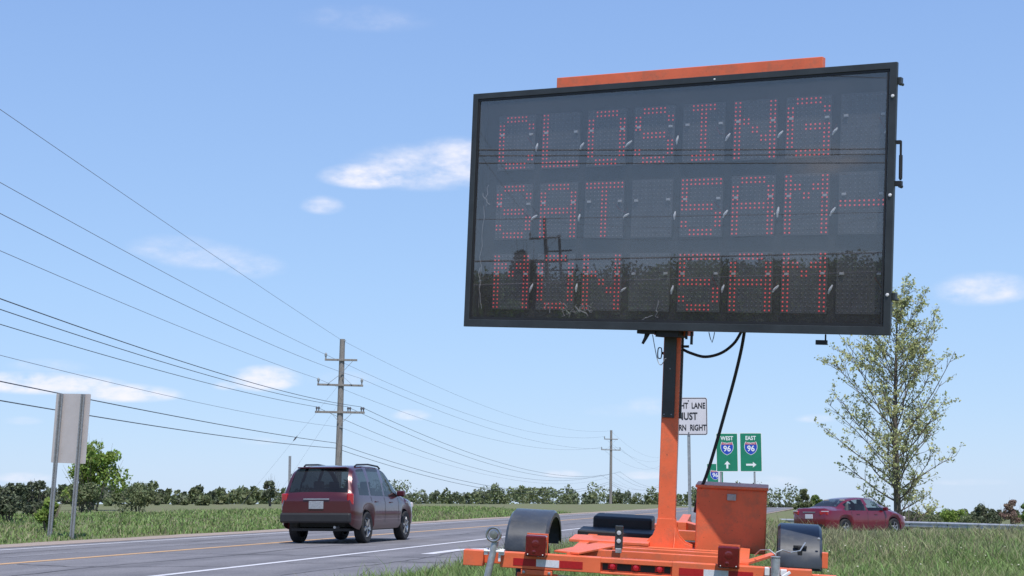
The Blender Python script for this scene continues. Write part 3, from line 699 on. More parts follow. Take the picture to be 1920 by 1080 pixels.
mb = MB(); mb.lathe([(.034, .018), (.036, .026), (.0, .030)], 14, (.846, -1.155, 0), 'z'); mb.tube([(.846, -1.155, .03), (.85, -1.155, .055), (.89, -1.15, .075), (.95, -1.1, .055), (1.02, -.9, .05), (1.06, -.7, .09)], .005, 6); mb.tube([(.846, -1.155, .04), (.80, -1.14, .07), (.74, -1.0, .05), (.70, -.8, -.01)], .005, 6); mb.build('retaining_cable', 'galv', parent=j2)
# dark reflector post with two round faces
mb = MB(); mb.box((-.299, -.80, .062), (.058, .03, .17)); rpst = tp(mb, 'reflector_post', 'black_metal', bevel=.004)
for z in (.095, .035):
    mb = MB(); mb.lathe([(0, -.822), (.014, -.821), (.017, -.8155)], 14, (-.299, 0, z), 'y'); mb.build('round_reflector', 'reflector', parent=rpst)
mb = MB(); mb.box((-.299, -.80, -.035), (.045, .05, .035)); mb.build('post_foot', 'galv', parent=rpst, bevel=.004)

# ------------------------------------------------------------------ poles and wires
def pole_rot(a, b): 
    d = Vector(b)-Vector(a); return math.atan2(-d.x, d.y)
P = {1: (-11.2, 100.0), 2: (14.96, 237.0), 3: (37.2, 374.0), 0: (-15.2, -18.0)}
POLE_H = 11.2
def utility_pole(xy, label, full=True, rz=0, r0=.235, lean=0.017, h=POLE_H, group='wooden utility poles along the road'):
    g0 = float(terrain(*xy)); e = empty('utility_pole', (*xy, 0), rz); tag(e, label, 'utility pole', group)
    e.rotation_euler = (0, lean, rz)
    mb = MB(); n = 7; mb.tube([(0, 0, g0-.3+(h-g0+.3)*k/n) for k in range(n+1)], [r0*(1-.28*k/n) for k in range(n+1)], 12); mb.build('pole', 'wood', parent=e, smooth=True)
    def arm(z, x0, x1, tilt=0, w=.13):
        m2 = MB(); m2.box(((x0+x1)/2, -.2, z), (x1-x0, .10, w), Matrix.Rotation(tilt, 3, 'Y')); return m2.build('crossarm', 'wood', parent=e, bevel=.01)
    def brace(a, b):
        m2 = MB(); m2.bar((a[0], -.27, a[1]), (b[0], -.27, b[1]), .02, .065, up=(0, 1, 0)); m2.build('brace', 'galv_dull', parent=e)
    def pin(x, z, hh=.30, r=.05, m='galv_dull'):
        m2 = MB(); m2.tube([(x, -.2, z), (x, -.2, z+hh*.45), (x, -.2, z+hh*.5), (x, -.2, z+hh*.8), (x, -.2, z+hh)], [r*.6, r*.6, r, r*1.05, r*.5], 8); m2.build('insulator', m, parent=e)
    a1, a2, a3 = h-1.37, h-3.0, h-4.75
    arm(a1, -1.08, 1.02); arm(a2, -1.52, 1.45, .01); pin(-1.02, a1, .45, .08); pin(-1.45, a2, .45, .08); pin(1.36, a2, .45, .08)
    brace((.75, a1-.05), (.0, a1-.9)); brace((-.05, a1-.95), (-.85, a2+.05)); brace((.1, a1-1.05), (.75, a2+.02))
    m2 = MB(); m2.box((.12, -.12, h-.12), (.26, .04, .05)); m2.build('ground_wire_bracket', 'galv_dull', parent=e)
    if full:
        arm(a3, -1.6, 1.6, 0, .14)
        for x in (-1.5, -1.36, .52, .66, 1.38, 1.52): pin(x, a3+.05, .30, .065, 'porcelain')
        brace((-.55, a3-.05), (-.05, a3-.62)); brace((.78, a3-.05), (.12, a3-.72))
        m2 = MB(); m2.box((.12, -.2, a3-.95), (.22, .06, .08)); m2.build('cable_clamp', 'galv_dull', parent=e)
    return e
utility_pole(P[1], 'near wooden utility pole with three crossarms, left of the sign trailer', True)
utility_pole(P[2], 'distant wooden utility pole with two crossarms, seen just left of the sign mast', False)
utility_pole(P[3], 'farthest wooden utility pole, hidden in line behind the orange mast', False)
utility_pole(P[0], 'wooden utility pole by the road behind the camera position', True, lean=0)
wires = [  # attach x offset, attach z, y in photo at left edge, radius, label, P2 z, sag on far span
 (.10, 11.15, 205, .011, 'topmost thin static wire strung over the pole tops', 11.1, 1.9),
 (-1.02, 10.25, 342, .013, 'wire on the left end of the top crossarm, second from the top', 10.2, 1.9),
 (1.36, 8.65, 400, .013, 'wire on the right end of the middle crossarm, third from the top', 8.6, 1.7),
 (-1.45, 8.65, 470, .013, 'wire on the left end of the middle crossarm, fourth from the top', 8.6, 1.9),
 (1.45, 6.80, 560, .019, 'upper dark wire of the three close together on the lowest crossarm', 4.9, 2.2),
 (.59, 6.80, 580, .017, 'middle dark wire of the three close together on the lowest crossarm', 4.7, 2.3),
 (-1.43, 6.80, 608, .017, 'lower dark wire of the three close together on the lowest crossarm', 4.4, 2.4),
 (.12, 5.50, 666, .010, 'thin pale wire clamped to the pole below the lowest crossarm', 4.2, 2.2),
 (-.15, 4.48, 715, .021, 'thick telephone cable passing just above the blank sign back', 3.4, 2.2),
 (-.15, 4.15, 751, .021, 'lowest thick telephone cable, running behind the blank sign back', 3.1, 2.2)]
for (ox, az_, yl, rad, lab, z2, sg2) in wires:
    A = Vector((P[1][0]+ox, P[1][1]-.2, az_)); B = Vector((P[0][0]+ox*1.0, P[0][1], az_)); 
    if pix(A)[1] > 0 and az_ < 5: pass
    z = az_
    for _ in range(6):
        lo, hi = 0., .95
        for _ in range(40):
            t = (lo+hi)/2; q = A.lerp(B, t); q.z = z
            if q.y < 3 or pix(q)[0] < 0: hi = t
            else: lo = t
        q = A.lerp(B, t); z = at(0, yl, q.y).z
    sag = (az_-z)/(4*t*(1-t))
    pts = []
    for k in range(49):
        u = 1-k/48; q = A.lerp(B, u); q.z = az_-4*sag*u*(1-u); pts.append(q)
    C2 = Vector((P[2][0]+ox, P[2][1]-.2, z2)); C3 = Vector((P[3][0]+ox, P[3][1], z2))
    for k in range(1, 31):
        u = k/30; q = A.lerp(C2, u); q.z -= 4*sg2*u*(1-u); pts.append(q)
    for k in range(1, 13):
        u = k/12; q = C2.lerp(C3, u); q.z -= 4*1.9*u*(1-u); pts.append(q)
    mb = MB(); mb.tube(pts, rad*.78, 5, caps=False); o = mb.build('power_line', 'cable' if rad > .014 else 'wire', smooth=True, fix=False); tag(o, lab, 'wire', 'wires strung along the utility poles')
    print('wire', yl, 'sag', round(sag, 2), [tuple(round(v) for v in pix(pts[k])) for k in (4, 8, 16, 24)if pts[k].y>3])
for k, (z1, gx_, gy_, lab) in enumerate(((8.2, -17.6, 99, 'outer guy wire slanting down to the left of the near utility pole'), (7.0, -15.6, 99, 'inner guy wire slanting down to the left of the near utility pole'))):
    a, b = Vector((P[1][0], P[1][1]-.1, z1)), Vector((gx_, gy_, .0))
    mb = MB(); mb.tube([a, b], .005, 5); o = mb.build('guy_wire', 'wire'); tag(o, lab, 'guy wire')
    for t in (.42, .66)[k:k+1]: m2 = MB(); m2.tube([a.lerp(b, t-.02), a.lerp(b, t), a.lerp(b, t+.02)], [.02, .06, .02], 6); m2.build('strain_insulator', 'porcelain', parent=o)
# poles and trees across the road behind the camera's left shoulder: what the sign's pane mirrors
def mirror_pt(px, py, dist):
    d = ray(px, py); t = (BL-CAM).dot(BY)/d.dot(BY); Pm = CAM+d*t; n = -BY; d = d.normalized(); r = d-2*d.dot(n)*n
    return Pm+r*(dist/math.hypot(r.x, r.y))
for (px, py, dist, lab) in ((1020, 408, 92, 'wooden utility pole across the road, taller one mirrored in the sign pane'), (1048, 440, 118, 'wooden utility pole across the road, second one mirrored in the sign pane')):
    p = mirror_pt(px, py, dist); e = utility_pole((p.x, p.y), lab, False, rz=math.radians(-63), h=p.z, r0=.16, lean=0, group='utility poles on the side road')
q1, q2 = mirror_pt(1020, 415, 92), mirror_pt(1048, 447, 118); dq = (q2-q1).normalized()
for k, off in enumerate((0, -.9)):
    ext = q1-dq*150; ext.z = q1.z+off+1.0; a = q1.copy(); a.z += off; pts = []
    for i in range(21):
        u = i/20; q = ext.lerp(a, u); q.z -= 8*u*(1-u); pts.append(q)
    fin = mirror_pt(1640, 385+k*22, 120)
    for i in range(1, 15):
        u = i/14; q = a.lerp(fin, u); q.z -= 4*u*(1-u); pts.append(q)
    mb = MB(); mb.tube(pts, .009, 5); tag(mb.build('power_line', 'wire', fix=False), ('upper' if k == 0 else 'lower')+' wire of the side road poles mirrored in the sign pane', 'wire', 'side road wires')

# ------------------------------------------------------------------ road signs
def u_post(mb, x, y, z0, z1, w=.075, d=.035):
    mb.box((x, y, (z0+z1)/2), (w*.45, .008, z1-z0)); mb.box((x-w*.30, y-d/2, (z0+z1)/2), (.008, d, z1-z0)); mb.box((x+w*.30, y-d/2, (z0+z1)/2), (.008, d, z1-z0))
    mb.box((x-w*.42, y-d, (z0+z1)/2), (w*.2, .008, z1-z0)); mb.box((x+w*.42, y-d, (z0+z1)/2), (w*.2, .008, z1-z0))
def rrect(w, h, r, n=5):
    P_ = []
    for (cx, cy, a0) in ((w/2-r, h/2-r, 0), (-w/2+r, h/2-r, 90), (-w/2+r, -h/2+r, 180), (w/2-r, -h/2+r, 270)):
        for k in range(n+1): a = math.radians(a0+90*k/n); P_.append((cx+r*math.cos(a), cy+r*math.sin(a)))
    return P_
def plate(w, h, r, y0, y1, cx=0, cz=0, m=None, mb=None):
    mb = mb or MB(); mb.prism([(a+cx, b+cz) for a, b in rrect(w, h, r)], 'y', y0, y1, m); return mb
FR = (math.pi/2, 0, 0)
# RIGHT LANE MUST TURN RIGHT
Y1 = 31.5; c = at(1291, 780.5, Y1); sw = .765; gz = float(terrain(c.x, c.y))
e = empty('lane_sign', (c.x, c.y, 0), math.radians(-3)); tag(e, 'square white regulatory sign RIGHT LANE MUST TURN RIGHT, partly behind the mast', 'road sign')
cz = c.z
pl = plate(sw, sw, .045, 0, .004, 0, cz).build('sign_plate', 'sign_white', parent=e)
mb = MB(); ro = rrect(sw-.020, sw-.020, .038); ri = rrect(sw-.048, sw-.048, .028); n = len(ro)
mb.add([(a, -.002, b+cz) for a, b in ro]+[(a, -.002, b+cz) for a, b in ri], [(i, (i+1) % n, n+(i+1) % n, n+i) for i in range(n)]); mb.build('sign_border', 'sign_black', parent=e, fix=False)
text('letter', 'RIGHT  LANE', .165, 'sign_black', e, (0, -.003, cz+.21), FR, .70, .004)
text('letter', 'MUST', .205, 'sign_black', e, (-.02, -.003, cz-.005), FR, .78, .005)
text('letter', 'TURN  RIGHT', .165, 'sign_black', e, (0, -.003, cz-.235), FR, .70, .004)
mb = MB()
for z in (cz+.315, cz-.335): mb.lathe([(0, -.008), (.012, -.006), (.014, 0)], 10, (0, 0, z), 'y')
mb.each('sign_bolt', 'sign_black', parent=e)
mb = MB(); mb.box((0, .035, (gz-.2+cz+.3)/2), (.060, .04, cz+.3-gz+.2)); mb.box((-.026, .0155, (gz-.2+cz+.3)/2), (.012, .02, cz+.3-gz+.2)); mb.box((.026, .0155, (gz-.2+cz+.3)/2), (.012, .02, cz+.3-gz+.2)); mb.build('sign_post', 'galv', parent=e)
# interstate trailblazers
def shield(parent, cx, cz, w, y):
    h = w*1.0
    half = [(0, .40), (.12, .43), (.28, .44), (.40, .50), (.455, .36), (.49, .20), (.49, .02), (.45, -.13), (.36, -.28), (.22, -.41), (0, -.52)]
    def poly(sc): return [(a*w*sc, b*h*sc) for a, b in half]+[(-a*w*sc, b*h*sc) for a, b in half[-2:0:-1]]
    mb = MB(); mb.prism([(a+cx, b+cz) for a, b in poly(1.0)], 'y', y-.002, y); sh = mb.build('route_shield', 'print_white', parent=parent)
    mb = MB(); mb.prism([(a+cx, b+cz) for a, b in poly(.93)], 'y', y-.004, y-.0025); mb.build('shield_face', 'print_blue', parent=sh)
    top = [(a, b) for a, b in [(0, .372), (.112, .40), (.26, .41), (.372, .462), (.41, .36), (.435, .27)]]
    pr = [(a*w+cx, b*h+cz) for a, b in top]+[(-a*w+cx, b*h+cz) for a, b in top[::-1][:-1]]
    mb = MB(); mb.prism(pr, 'y', y-.006, y-.0045); mb.build('shield_band', 'print_red', parent=sh)
    letter('band_lettering', 'INTERSTATE', w*.125, 'print_white', sh, (cx, y-.0075, cz+.325*h), FR, 1)['kind'] = 'stuff'
    text('letter', '96', w*.60, 'print_white', sh, (cx, y-.006, cz-.045*h), FR, .95, .006)
def blazer(x0, x1, y0, y1, Y, word, arrow, label, rz=0, post=True, postpx=None, group=None):
    a, b = at(x0, y0, Y), at(x1, y1, Y); w, h = b.x-a.x, a.z-b.z; cx, cz = (a.x+b.x)/2, (a.z+b.z)/2; gz = float(terrain(cx, Y))
    e = empty('guide_sign', (cx, Y, 0), rz); tag(e, label, 'road sign', group)
    plate(w, h, .03, 0, .004, 0, cz).build('sign_border', 'print_white', parent=e)
    plate(w-.05, h-.05, .025, -.003, -.001, 0, cz).build('sign_face', 'sign_green', parent=e)
    if word: text('letter', word, h*.145, 'print_white', e, (0, -.005, cz+h*.36), FR, .86, .005)
    shield(e, 0, cz+(h*.105 if word else h*.08), w*.60, -.004)
    mb = MB(); az0 = cz-h*.32; s = w*.17; st = .038
    if arrow == 'up': mb.prism([(-st, az0-s), (st, az0-s), (st, az0+s*.1), (s*.82, az0+s*.1), (0, az0+s), (-s*.82, az0+s*.1), (-st, az0+s*.1)], 'y', -.006, -.004)
    elif arrow == 'right': mb.prism([(-s*1.35, az0-st), (s*.45, az0-st), (s*.45, az0-s*.72), (s*1.4, az0), (s*.45, az0+s*.72), (s*.45, az0+st), (-s*1.35, az0+st)], 'y', -.006, -.004)
    if mb.v: mb.build('arrow', 'print_white', parent=e)
    px = (at(postpx, y1, Y).x-cx) if postpx else 0
    mb = MB(); mb.box((px, .04, (gz-.2+cz)/2), (.07, .05, cz+.2-gz)); mb.build('sign_post', 'galv_dull', parent=e)
    return e
blazer(1342, 1384.5, 812, 884.5, 63, 'WEST', 'up', 'green WEST interstate 96 sign with an upward arrow', postpx=1352, group='green interstate signs')
blazer(1386.5, 1429.5, 811.5, 884.5, 63, 'EAST', 'right', 'green EAST interstate 96 sign with a right-pointing arrow', postpx=1415, group='green interstate signs')
e = blazer(1325, 1357, 869, 920, 88, '', None, 'lower green interstate 96 sign farther off, half hidden behind the cable', postpx=1340, group='green interstate signs')
p0 = at(1340, 853, 87.8); p1 = at(1340, 905, 87.8)
mb = MB(); mb.box((p0.x, 86, (p0.z+0)/2), (.13, .05, p0.z)); tag(mb.build('marker_post', 'sign_white', bevel=.005), 'pale slim post just left of the WEST interstate sign', 'post')
# blank back of a sign facing the other way
c = at(132, 803, 37.6); hh = 1.68; gz = float(terrain(c.x, c.y))
e = empty('sign_back', (c.x, c.y, 0), math.radians(-22)); e.rotation_euler = (math.radians(-1), math.radians(2.2), math.radians(-22))
tag(e, 'plain metal back of a tall rectangular sign on two posts at the left', 'road sign')
e.location.x -= math.tan(math.radians(2.2))*c.z
sw = 1.02; cz = c.z
plate(sw, hh, .03, 0, .005, 0, cz).build('sign_plate', 'alu_back', parent=e)
for x in (-.33, .32):
    mb = MB(); u_post(mb, x, -.012, gz-.4, cz+hh/2-.01, .11, .05); po = mb.build('sign_post', 'galv_dull', parent=e)
    mb = MB()
    for z in (cz+.55, cz, cz-.5): mb.lathe([(0, -.03), (.012, -.028), (.014, -.018)], 8, (x, 0, z), 'y')
    mb.each('post_bolt', 'galv', parent=po)
c = at(544, 855, 52); gz = float(terrain(c.x, c.y)); mb = MB(); u_post(mb, 0, 0, gz-.2, c.z, .085, .04)
o = mb.build('bare_post', 'galv_dull'); o.location = (c.x, c.y, 0); tag(o, 'bare steel post without a sign, just left of the red SUV', 'post')

# ------------------------------------------------------------------ cars
def interp(tab, x):
    xs = [t[0] for t in tab]; ys = [t[1] for t in tab]
    if x <= xs[0]: return ys[0]
    if x >= xs[-1]: return ys[-1]
    for i in range(len(xs)-1):
        if x <= xs[i+1]:
            t = (x-xs[i])/(xs[i+1]-xs[i])
            m0 = (ys[i+1]-ys[i-1])/(xs[i+1]-xs[i-1]) if i > 0 else (ys[i+1]-ys[i])/(xs[i+1]-xs[i])
            m1 = (ys[i+2]-ys[i])/(xs[i+2]-xs[i]) if i < len(xs)-2 else (ys[i+1]-ys[i])/(xs[i+1]-xs[i])
            s_ = (ys[i+1]-ys[i])/(xs[i+1]-xs[i])
            if s_ == 0: m0 = m1 = 0
            else:
                m0 = max(0, min(m0/s_, 3))*s_; m1 = max(0, min(m1/s_, 3))*s_
            h = xs[i+1]-xs[i]; t2, t3 = t*t, t*t*t
            return (2*t3-3*t2+1)*ys[i]+(t3-2*t2+t)*h*m0+(-2*t3+3*t2)*ys[i+1]+(t3-t2)*h*m1
def car(name, spec, loc, heading, label, cat):
    e = empty(name, loc, 0); e.rotation_euler = (0, 0, math.pi/2-heading)   # local +x is forward
    tag(e, label, cat)
    L = spec['L']; n = int(L/.045); xs = [L*i/n for i in range(n+1)]
    wheels = spec['wheels']; WR = spec['wr']; AR = WR+.055
    rows = []
    for x in xs:
        zb = interp(spec['bot'], x); zbelt = interp(spec['belt'], x); ztop = interp(spec['top'], x); w = interp(spec['w'], x); wt = interp(spec['wt'], x)
        for wx in wheels:
            d = x-wx
            if abs(d) < AR: zb = max(zb, WR+math.sqrt(AR*AR-d*d)*.98)
        zbelt = min(zbelt, max(ztop-.02, zb+.2))
        ztop = max(ztop, zbelt+.02)
        z6 = max(zbelt+.008, ztop-.075); gh = ztop-zbelt > .16
        w4 = w*.95; wt6 = wt if gh else min(wt, w4*.97)
        zm = zb+.45*(zbelt-zb)
        sec = [(w*.93, zb), (w*.985, zb+.10*min(1, (zbelt-zb)/.3)), (w, zm), (w*.995, zbelt-.14 if zbelt-.14 > zm else zm+.6*(zbelt-zm)), (w4, zbelt), (w4*.55+wt6*.45+.012, zbelt*.5+z6*.5), (wt6, z6), (wt6-.085, ztop-.018), ((wt6-.085)*.55, ztop-.004), (0, ztop)]
        rows.append(sec)
    NJ = len(rows[0]); body = []; groups = {'body': [], 'side_window': [], 'windshield': [], 'rear_window': []}
    def cls(i, j):
        x = (xs[i]+xs[i+1])/2; zt = interp(spec['top'], x); zbl = interp(spec['belt'], x)
        if j in (4, 5):
            for (a, b) in spec['side']:
                # slanted pillars
                sl_ = spec.get('slant', 0)*(1 if j == 5 else 0)
                if a+sl_*(x < L/2) <= x <= b-sl_*(x > L/2) and zt-zbl > .22: return 'side_window'
        if j in (7, 8):
            if spec['ws'][0] <= x <= spec['ws'][1]: return 'windshield'
            if spec['rw'][0] <= x <= spec['rw'][1]: return 'rear_window'
        return 'body'
    for sgn in (1, -1):
        for i in range(n):
            for j in range(NJ-1):
                q = [(xs[i], sgn*rows[i][j][0], rows[i][j][1]), (xs[i+1], sgn*rows[i+1][j][0], rows[i+1][j][1]), (xs[i+1], sgn*rows[i+1][j+1][0], rows[i+1][j+1][1]), (xs[i], sgn*rows[i][j+1][0], rows[i][j+1][1])]
                groups[cls(i, j)].append((sgn, q))
    def mk(nm, fs, m, parent, each=False):
        mb = MB(); cache = {}
        for sgn, q in fs:
            ids = []
            for p in (q[::-1] if sgn > 0 else q):
                k = tuple(round(v, 5) for v in p)
                if k not in cache: cache[k] = len(mb.v); mb.v.append(p)
                ids.append(cache[k])
            ids2 = list(dict.fromkeys(ids))
            if len(ids2) >= 3: mb.f.append(tuple(ids2)); mb.m.append(0)
        return (mb.each if each else mb.build)(nm, m, parent=parent, smooth=True, fix=False)
    caps = []
    for i, rev in ((0, False), (n, True)):
        r = rows[i]
        for j in range(NJ-1):
            q = [(xs[i], r[j][0], r[j][1]), (xs[i], r[j+1][0], r[j+1][1]), (xs[i], -r[j+1][0], r[j+1][1]), (xs[i], -r[j][0], r[j][1])]
            caps.append((1, q))
    b = mk('body', groups['body']+caps, spec['paint'], e)
    for sgn in (1, -1):
        o = mk('side_window', [(s_, q) for s_, q in groups['side_window'] if s_ == sgn], spec['glass_side'], e, True)
    mk('windshield', groups['windshield'], 'car_glass', e); mk('rear_window', groups['rear_window'], spec['glass_rear'], e)
    # floor, arches, interior
    mb = MB(); mb.box((L/2, 0, .30), (L-.5, spec['W']-.42, .06)); mb.box((L*.5, 0, .50), (L-1.3, spec['W']-.50, .3)); mb.build('underbody', 'trim', parent=e)
    for sx in spec['seats']:
        for sy in (-.38, .38):
            m2 = MB(); m2.box((sx, sy, .72), (.48, .46, .16)); m2.box((sx-.26, sy, .98), (.14, .44, .48)); m2.box((sx-.30, sy, 1.29), (.09, .24, .15)); m2.build('seat', 'seat', parent=e, bevel=.03)
    w0 = None
    for wx in wheels:
        for sgn in (1, -1):
            wv = empty('wheel'); wv.parent = e; wv.location = (wx, sgn*(spec['W']/2-.13), WR); wv.rotation_euler = (0, random.uniform(0, 1), 0 if sgn < 0 else math.pi)
            if w0 is None:
                mb = MB(); mb.lathe([(WR*.64, -.10), (WR*.9, -.115), (WR*.98, -.095), (WR, -.05), (WR, .05), (WR*.98, .095), (WR*.9, .11), (WR*.64, .1), (WR*.64, -.10)], 28, axis='y'); t_ = mb.build('tyre', 'tyre', parent=wv, smooth=True)
                mb = MB(); mb.lathe([(0, -.07), (.05, -.075), (.06, -.06)], 14, axis='y'); mb.lathe([(WR*.56, -.06), (WR*.62, -.095), (WR*.65, -.09), (WR*.65, .08)], 26, axis='y')
                for k in range(5):
                    a = 2*math.pi*k/5; mb.bar((.03*math.cos(a), -.068, .03*math.sin(a)), (WR*.6*math.cos(a), -.078, WR*.6*math.sin(a)), .035, .06, up=(0, 1, 0))
                r_ = mb.build('rim', 'rim', parent=wv); mb = MB(); mb.lathe([(0, .0), (WR*.63, .0)], 20, axis='y'); d_ = mb.build('brake_disc', 'trim', parent=wv); w0 = (t_, r_, d_)
            else:
                for q in w0: dup(q, wv)
    for sgn in (1, -1):
        wx = spec['mirror']; zb = interp(spec['belt'], wx); m2 = MB(); m2.box((wx, sgn*(spec['W']/2+.04), zb+.08), (.12, .20, .13)); m2.build('mirror', spec['paint'], parent=e, bevel=.03)
        for hx in spec['handles']:
            zb = interp(spec['belt'], hx); ww = interp(spec['w'], hx); m2 = MB(); m2.box((hx, sgn*(ww*.995+.008), zb-.13), (.17, .025, .028)); m2.build('door_handle', spec['paint'], parent=e, bevel=.006)
        for dx in spec['seams']:
            m2 = MB(); vs = []
            for k in range(7):
                zlo = interp(spec['bot'], dx)+.05; zhi = interp(spec['belt'], dx)-.02; z = zlo+(zhi-zlo)*k/6; sec = rows[min(n, int(dx/L*n))]
                zz = [q[1] for q in sec[:5]]; ww = float(np.interp(z, zz, [q[0] for q in sec[:5]])); vs += [(dx-.008, sgn*(ww+.003), z), (dx+.008, sgn*(ww+.003), z)]
            m2.add(vs, [(2*i, 2*i+1, 2*i+3, 2*i+2) for i in range(6)]); m2.build('door_seam', 'trim', parent=e, fix=False)
    return e, rows, xs
sed = dict(L=4.86, W=1.84, wr=.325, paint='maroon', glass_side='car_glass', glass_rear='dark_glass', seats=(1.75, 2.75), wheels=(1.02, 3.88), mirror=3.28, handles=(1.72, 2.75), seams=(1.36, 2.28, 3.30),
 bot=[(0, .42), (.08, .32), (.5, .24), (1.5, .20), (3.2, .20), (4.4, .22), (4.78, .28), (4.86, .34)],
 belt=[(0, .80), (.06, .90), (.3, .955), (.9, .965), (2.5, .945), (3.4, .925), (4.2, .82), (4.7, .64), (4.86, .50)],
 top=[(0, .86), (.05, 1.00), (.14, 1.055), (.35, 1.06), (.70, 1.075), (.80, 1.09), (1.25, 1.29), (1.65, 1.40), (2.15, 1.452), (2.6, 1.445), (2.95, 1.385), (3.45, 1.16), (3.72, 1.02), (3.85, .985), (4.3, .90), (4.65, .77), (4.80, .65), (4.86, .56)],
 w=[(0, .74), (.08, .83), (.35, .885), (1.1, .915), (2.5, .92), (3.9, .91), (4.45, .86), (4.72, .74), (4.86, .56)],
 wt=[(0, .62), (.2, .76), (.75, .70), (1.3, .60), (2.0, .585), (2.8, .60), (3.4, .66), (3.8, .76), (4.4, .70), (4.86, .45)],
 side=[(1.02, 2.26), (2.33, 3.32)], slant=.16, ws=(2.86, 3.66), rw=(.86, 1.56))
HS = math.radians(52); sc = at(1597, 980, 60.0); fwd = Vector((math.sin(HS), math.cos(HS), 0)); base = Vector((sc.x, sc.y, -.44))-fwd*2.43
e, rows, xs = car('sedan', sed, base, HS, 'maroon sedan half hidden by tall grass at the right', 'car')
for sgn in (1, -1):
    m2 = MB(); m2.box((.085, sgn*.66, .86), (.14, .34, .15), Matrix.Rotation(-sgn*.25, 3, 'Z')); m2.build('tail_light', 'lamp_red' if sgn > 0 else 'lamp_red', parent=e, bevel=.03)
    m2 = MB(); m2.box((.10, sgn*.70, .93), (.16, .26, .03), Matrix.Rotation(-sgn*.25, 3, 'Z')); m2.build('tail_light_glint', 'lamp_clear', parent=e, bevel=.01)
    m2 = MB(); m2.box((4.66, sgn*.62, .66), (.2, .3, .12), Matrix.Rotation(sgn*.5, 3, 'Z')); m2.build('headlight', 'lamp_clear', parent=e, bevel=.03)
m2 = MB(); m2.box((.0, 0, .74), (.03, .36, .16)); m2.build('licence_plate', 'sign_white', parent=e, bevel=.004)
m2 = MB(); m2.box((.005, 0, .90), (.03, .60, .03)); m2.build('trunk_trim', 'rim', parent=e, bevel=.005)
m2 = MB(); m2.box((.03, 0, .42), (.06, 1.30, .12)); m2.build('lower_bumper', 'trim', parent=e, bevel=.02)
suv = dict(L=4.50, W=1.79, wr=.345, paint='suv_red', glass_side='dark_glass', glass_rear='dark_glass', seats=(1.4, 2.35), wheels=(.90, 3.58), mirror=3.02, handles=(1.42, 2.42), seams=(1.12, 2.02, 2.98),
 bot=[(0, .46), (.1, .38), (.5, .30), (3.9, .30), (4.4, .34), (4.5, .40)],
 belt=[(0, .92), (.06, 1.03), (.5, 1.05), (2.5, 1.02), (3.2, 1.01), (4.1, .90), (4.4, .76), (4.5, .64)],
 top=[(0, .96), (.04, 1.06), (.10, 1.14), (.22, 1.42), (.34, 1.60), (.46, 1.665), (.9, 1.715), (1.7, 1.73), (2.3, 1.69), (2.62, 1.58), (3.0, 1.34), (3.32, 1.13), (3.5, 1.08), (4.1, .98), (4.38, .86), (4.5, .70)],
 w=[(0, .80), (.08, .85), (.35, .885), (1.0, .895), (3.6, .89), (4.15, .84), (4.4, .72), (4.5, .58)],
 wt=[(0, .80), (.12, .77), (.35, .70), (.9, .68), (2.3, .67), (2.9, .70), (3.4, .78), (4.1, .72), (4.5, .5)],
 side=[(.42, 1.05), (1.13, 1.98), (2.06, 3.02)], slant=.10, ws=(2.55, 3.28), rw=(.11, .40))
HV = math.radians(14.5); rc = Vector((at(620, 1015, 35.0).x, 35.0, 0)); fwd = Vector((math.sin(HV), math.cos(HV), 0)); base = rc-fwd*.9
e, rows, xs = car('suv', suv, base, HV, 'dark red SUV driving away on the road, left of the sign trailer', 'car')
for sgn in (1, -1):
    m2 = MB(); m2.box((.085, sgn*.755, .96), (.14, .15, .26), Matrix.Rotation(-sgn*.35, 3, 'Z')); m2.build('tail_light', 'lamp_red', parent=e, bevel=.03)
    m2 = MB(); m2.box((.02, sgn*.55, .50), (.05, .18, .05)); m2.build('bumper_reflector', 'lamp_red', parent=e, bevel=.01)
    m2 = MB(); m2.tube([(.75, sgn*.60, 1.69), (.85, sgn*.605, 1.728), (1.6, sgn*.605, 1.748), (2.25, sgn*.605, 1.715), (2.4, sgn*.60, 1.665)], .020, 8); m2.build('roof_rail', 'trim', parent=e, smooth=True)
    m2 = MB(); m2.box((4.36, sgn*.62, .82), (.2, .3, .14), Matrix.Rotation(sgn*.5, 3, 'Z')); m2.build('headlight', 'lamp_clear', parent=e, bevel=.03)
m2 = MB(); m2.box((-.035, 0, .56), (.12, 1.64, .22)); bmp = m2.build('rear_bumper', 'trim', parent=e, bevel=.04)
m2 = MB(); m2.box((-.012, 0, .84), (.02, .34, .17)); m2.build('licence_plate', 'galv', parent=e, bevel=.004)
m2 = MB(); m2.box((-.008, 0, .965), (.03, .60, .035)); m2.build('tailgate_trim', 'rim', parent=e, bevel=.006)
m2 = MB(); m2.box((.38, 0, 1.655), (.16, 1.16, .03)); m2.build('roof_spoiler', 'suv_red', parent=e, bevel=.012)
m2 = MB(); m2.bar((.095, .02, 1.13), (.16, .38, 1.22), .014, .022); m2.build('rear_wiper', 'trim', parent=e)
m2 = MB(); m2.tube([(-.05, -.45, .36), (.2, -.45, .36)], .03, 10); m2.build('exhaust_pipe', 'rim', parent=e)

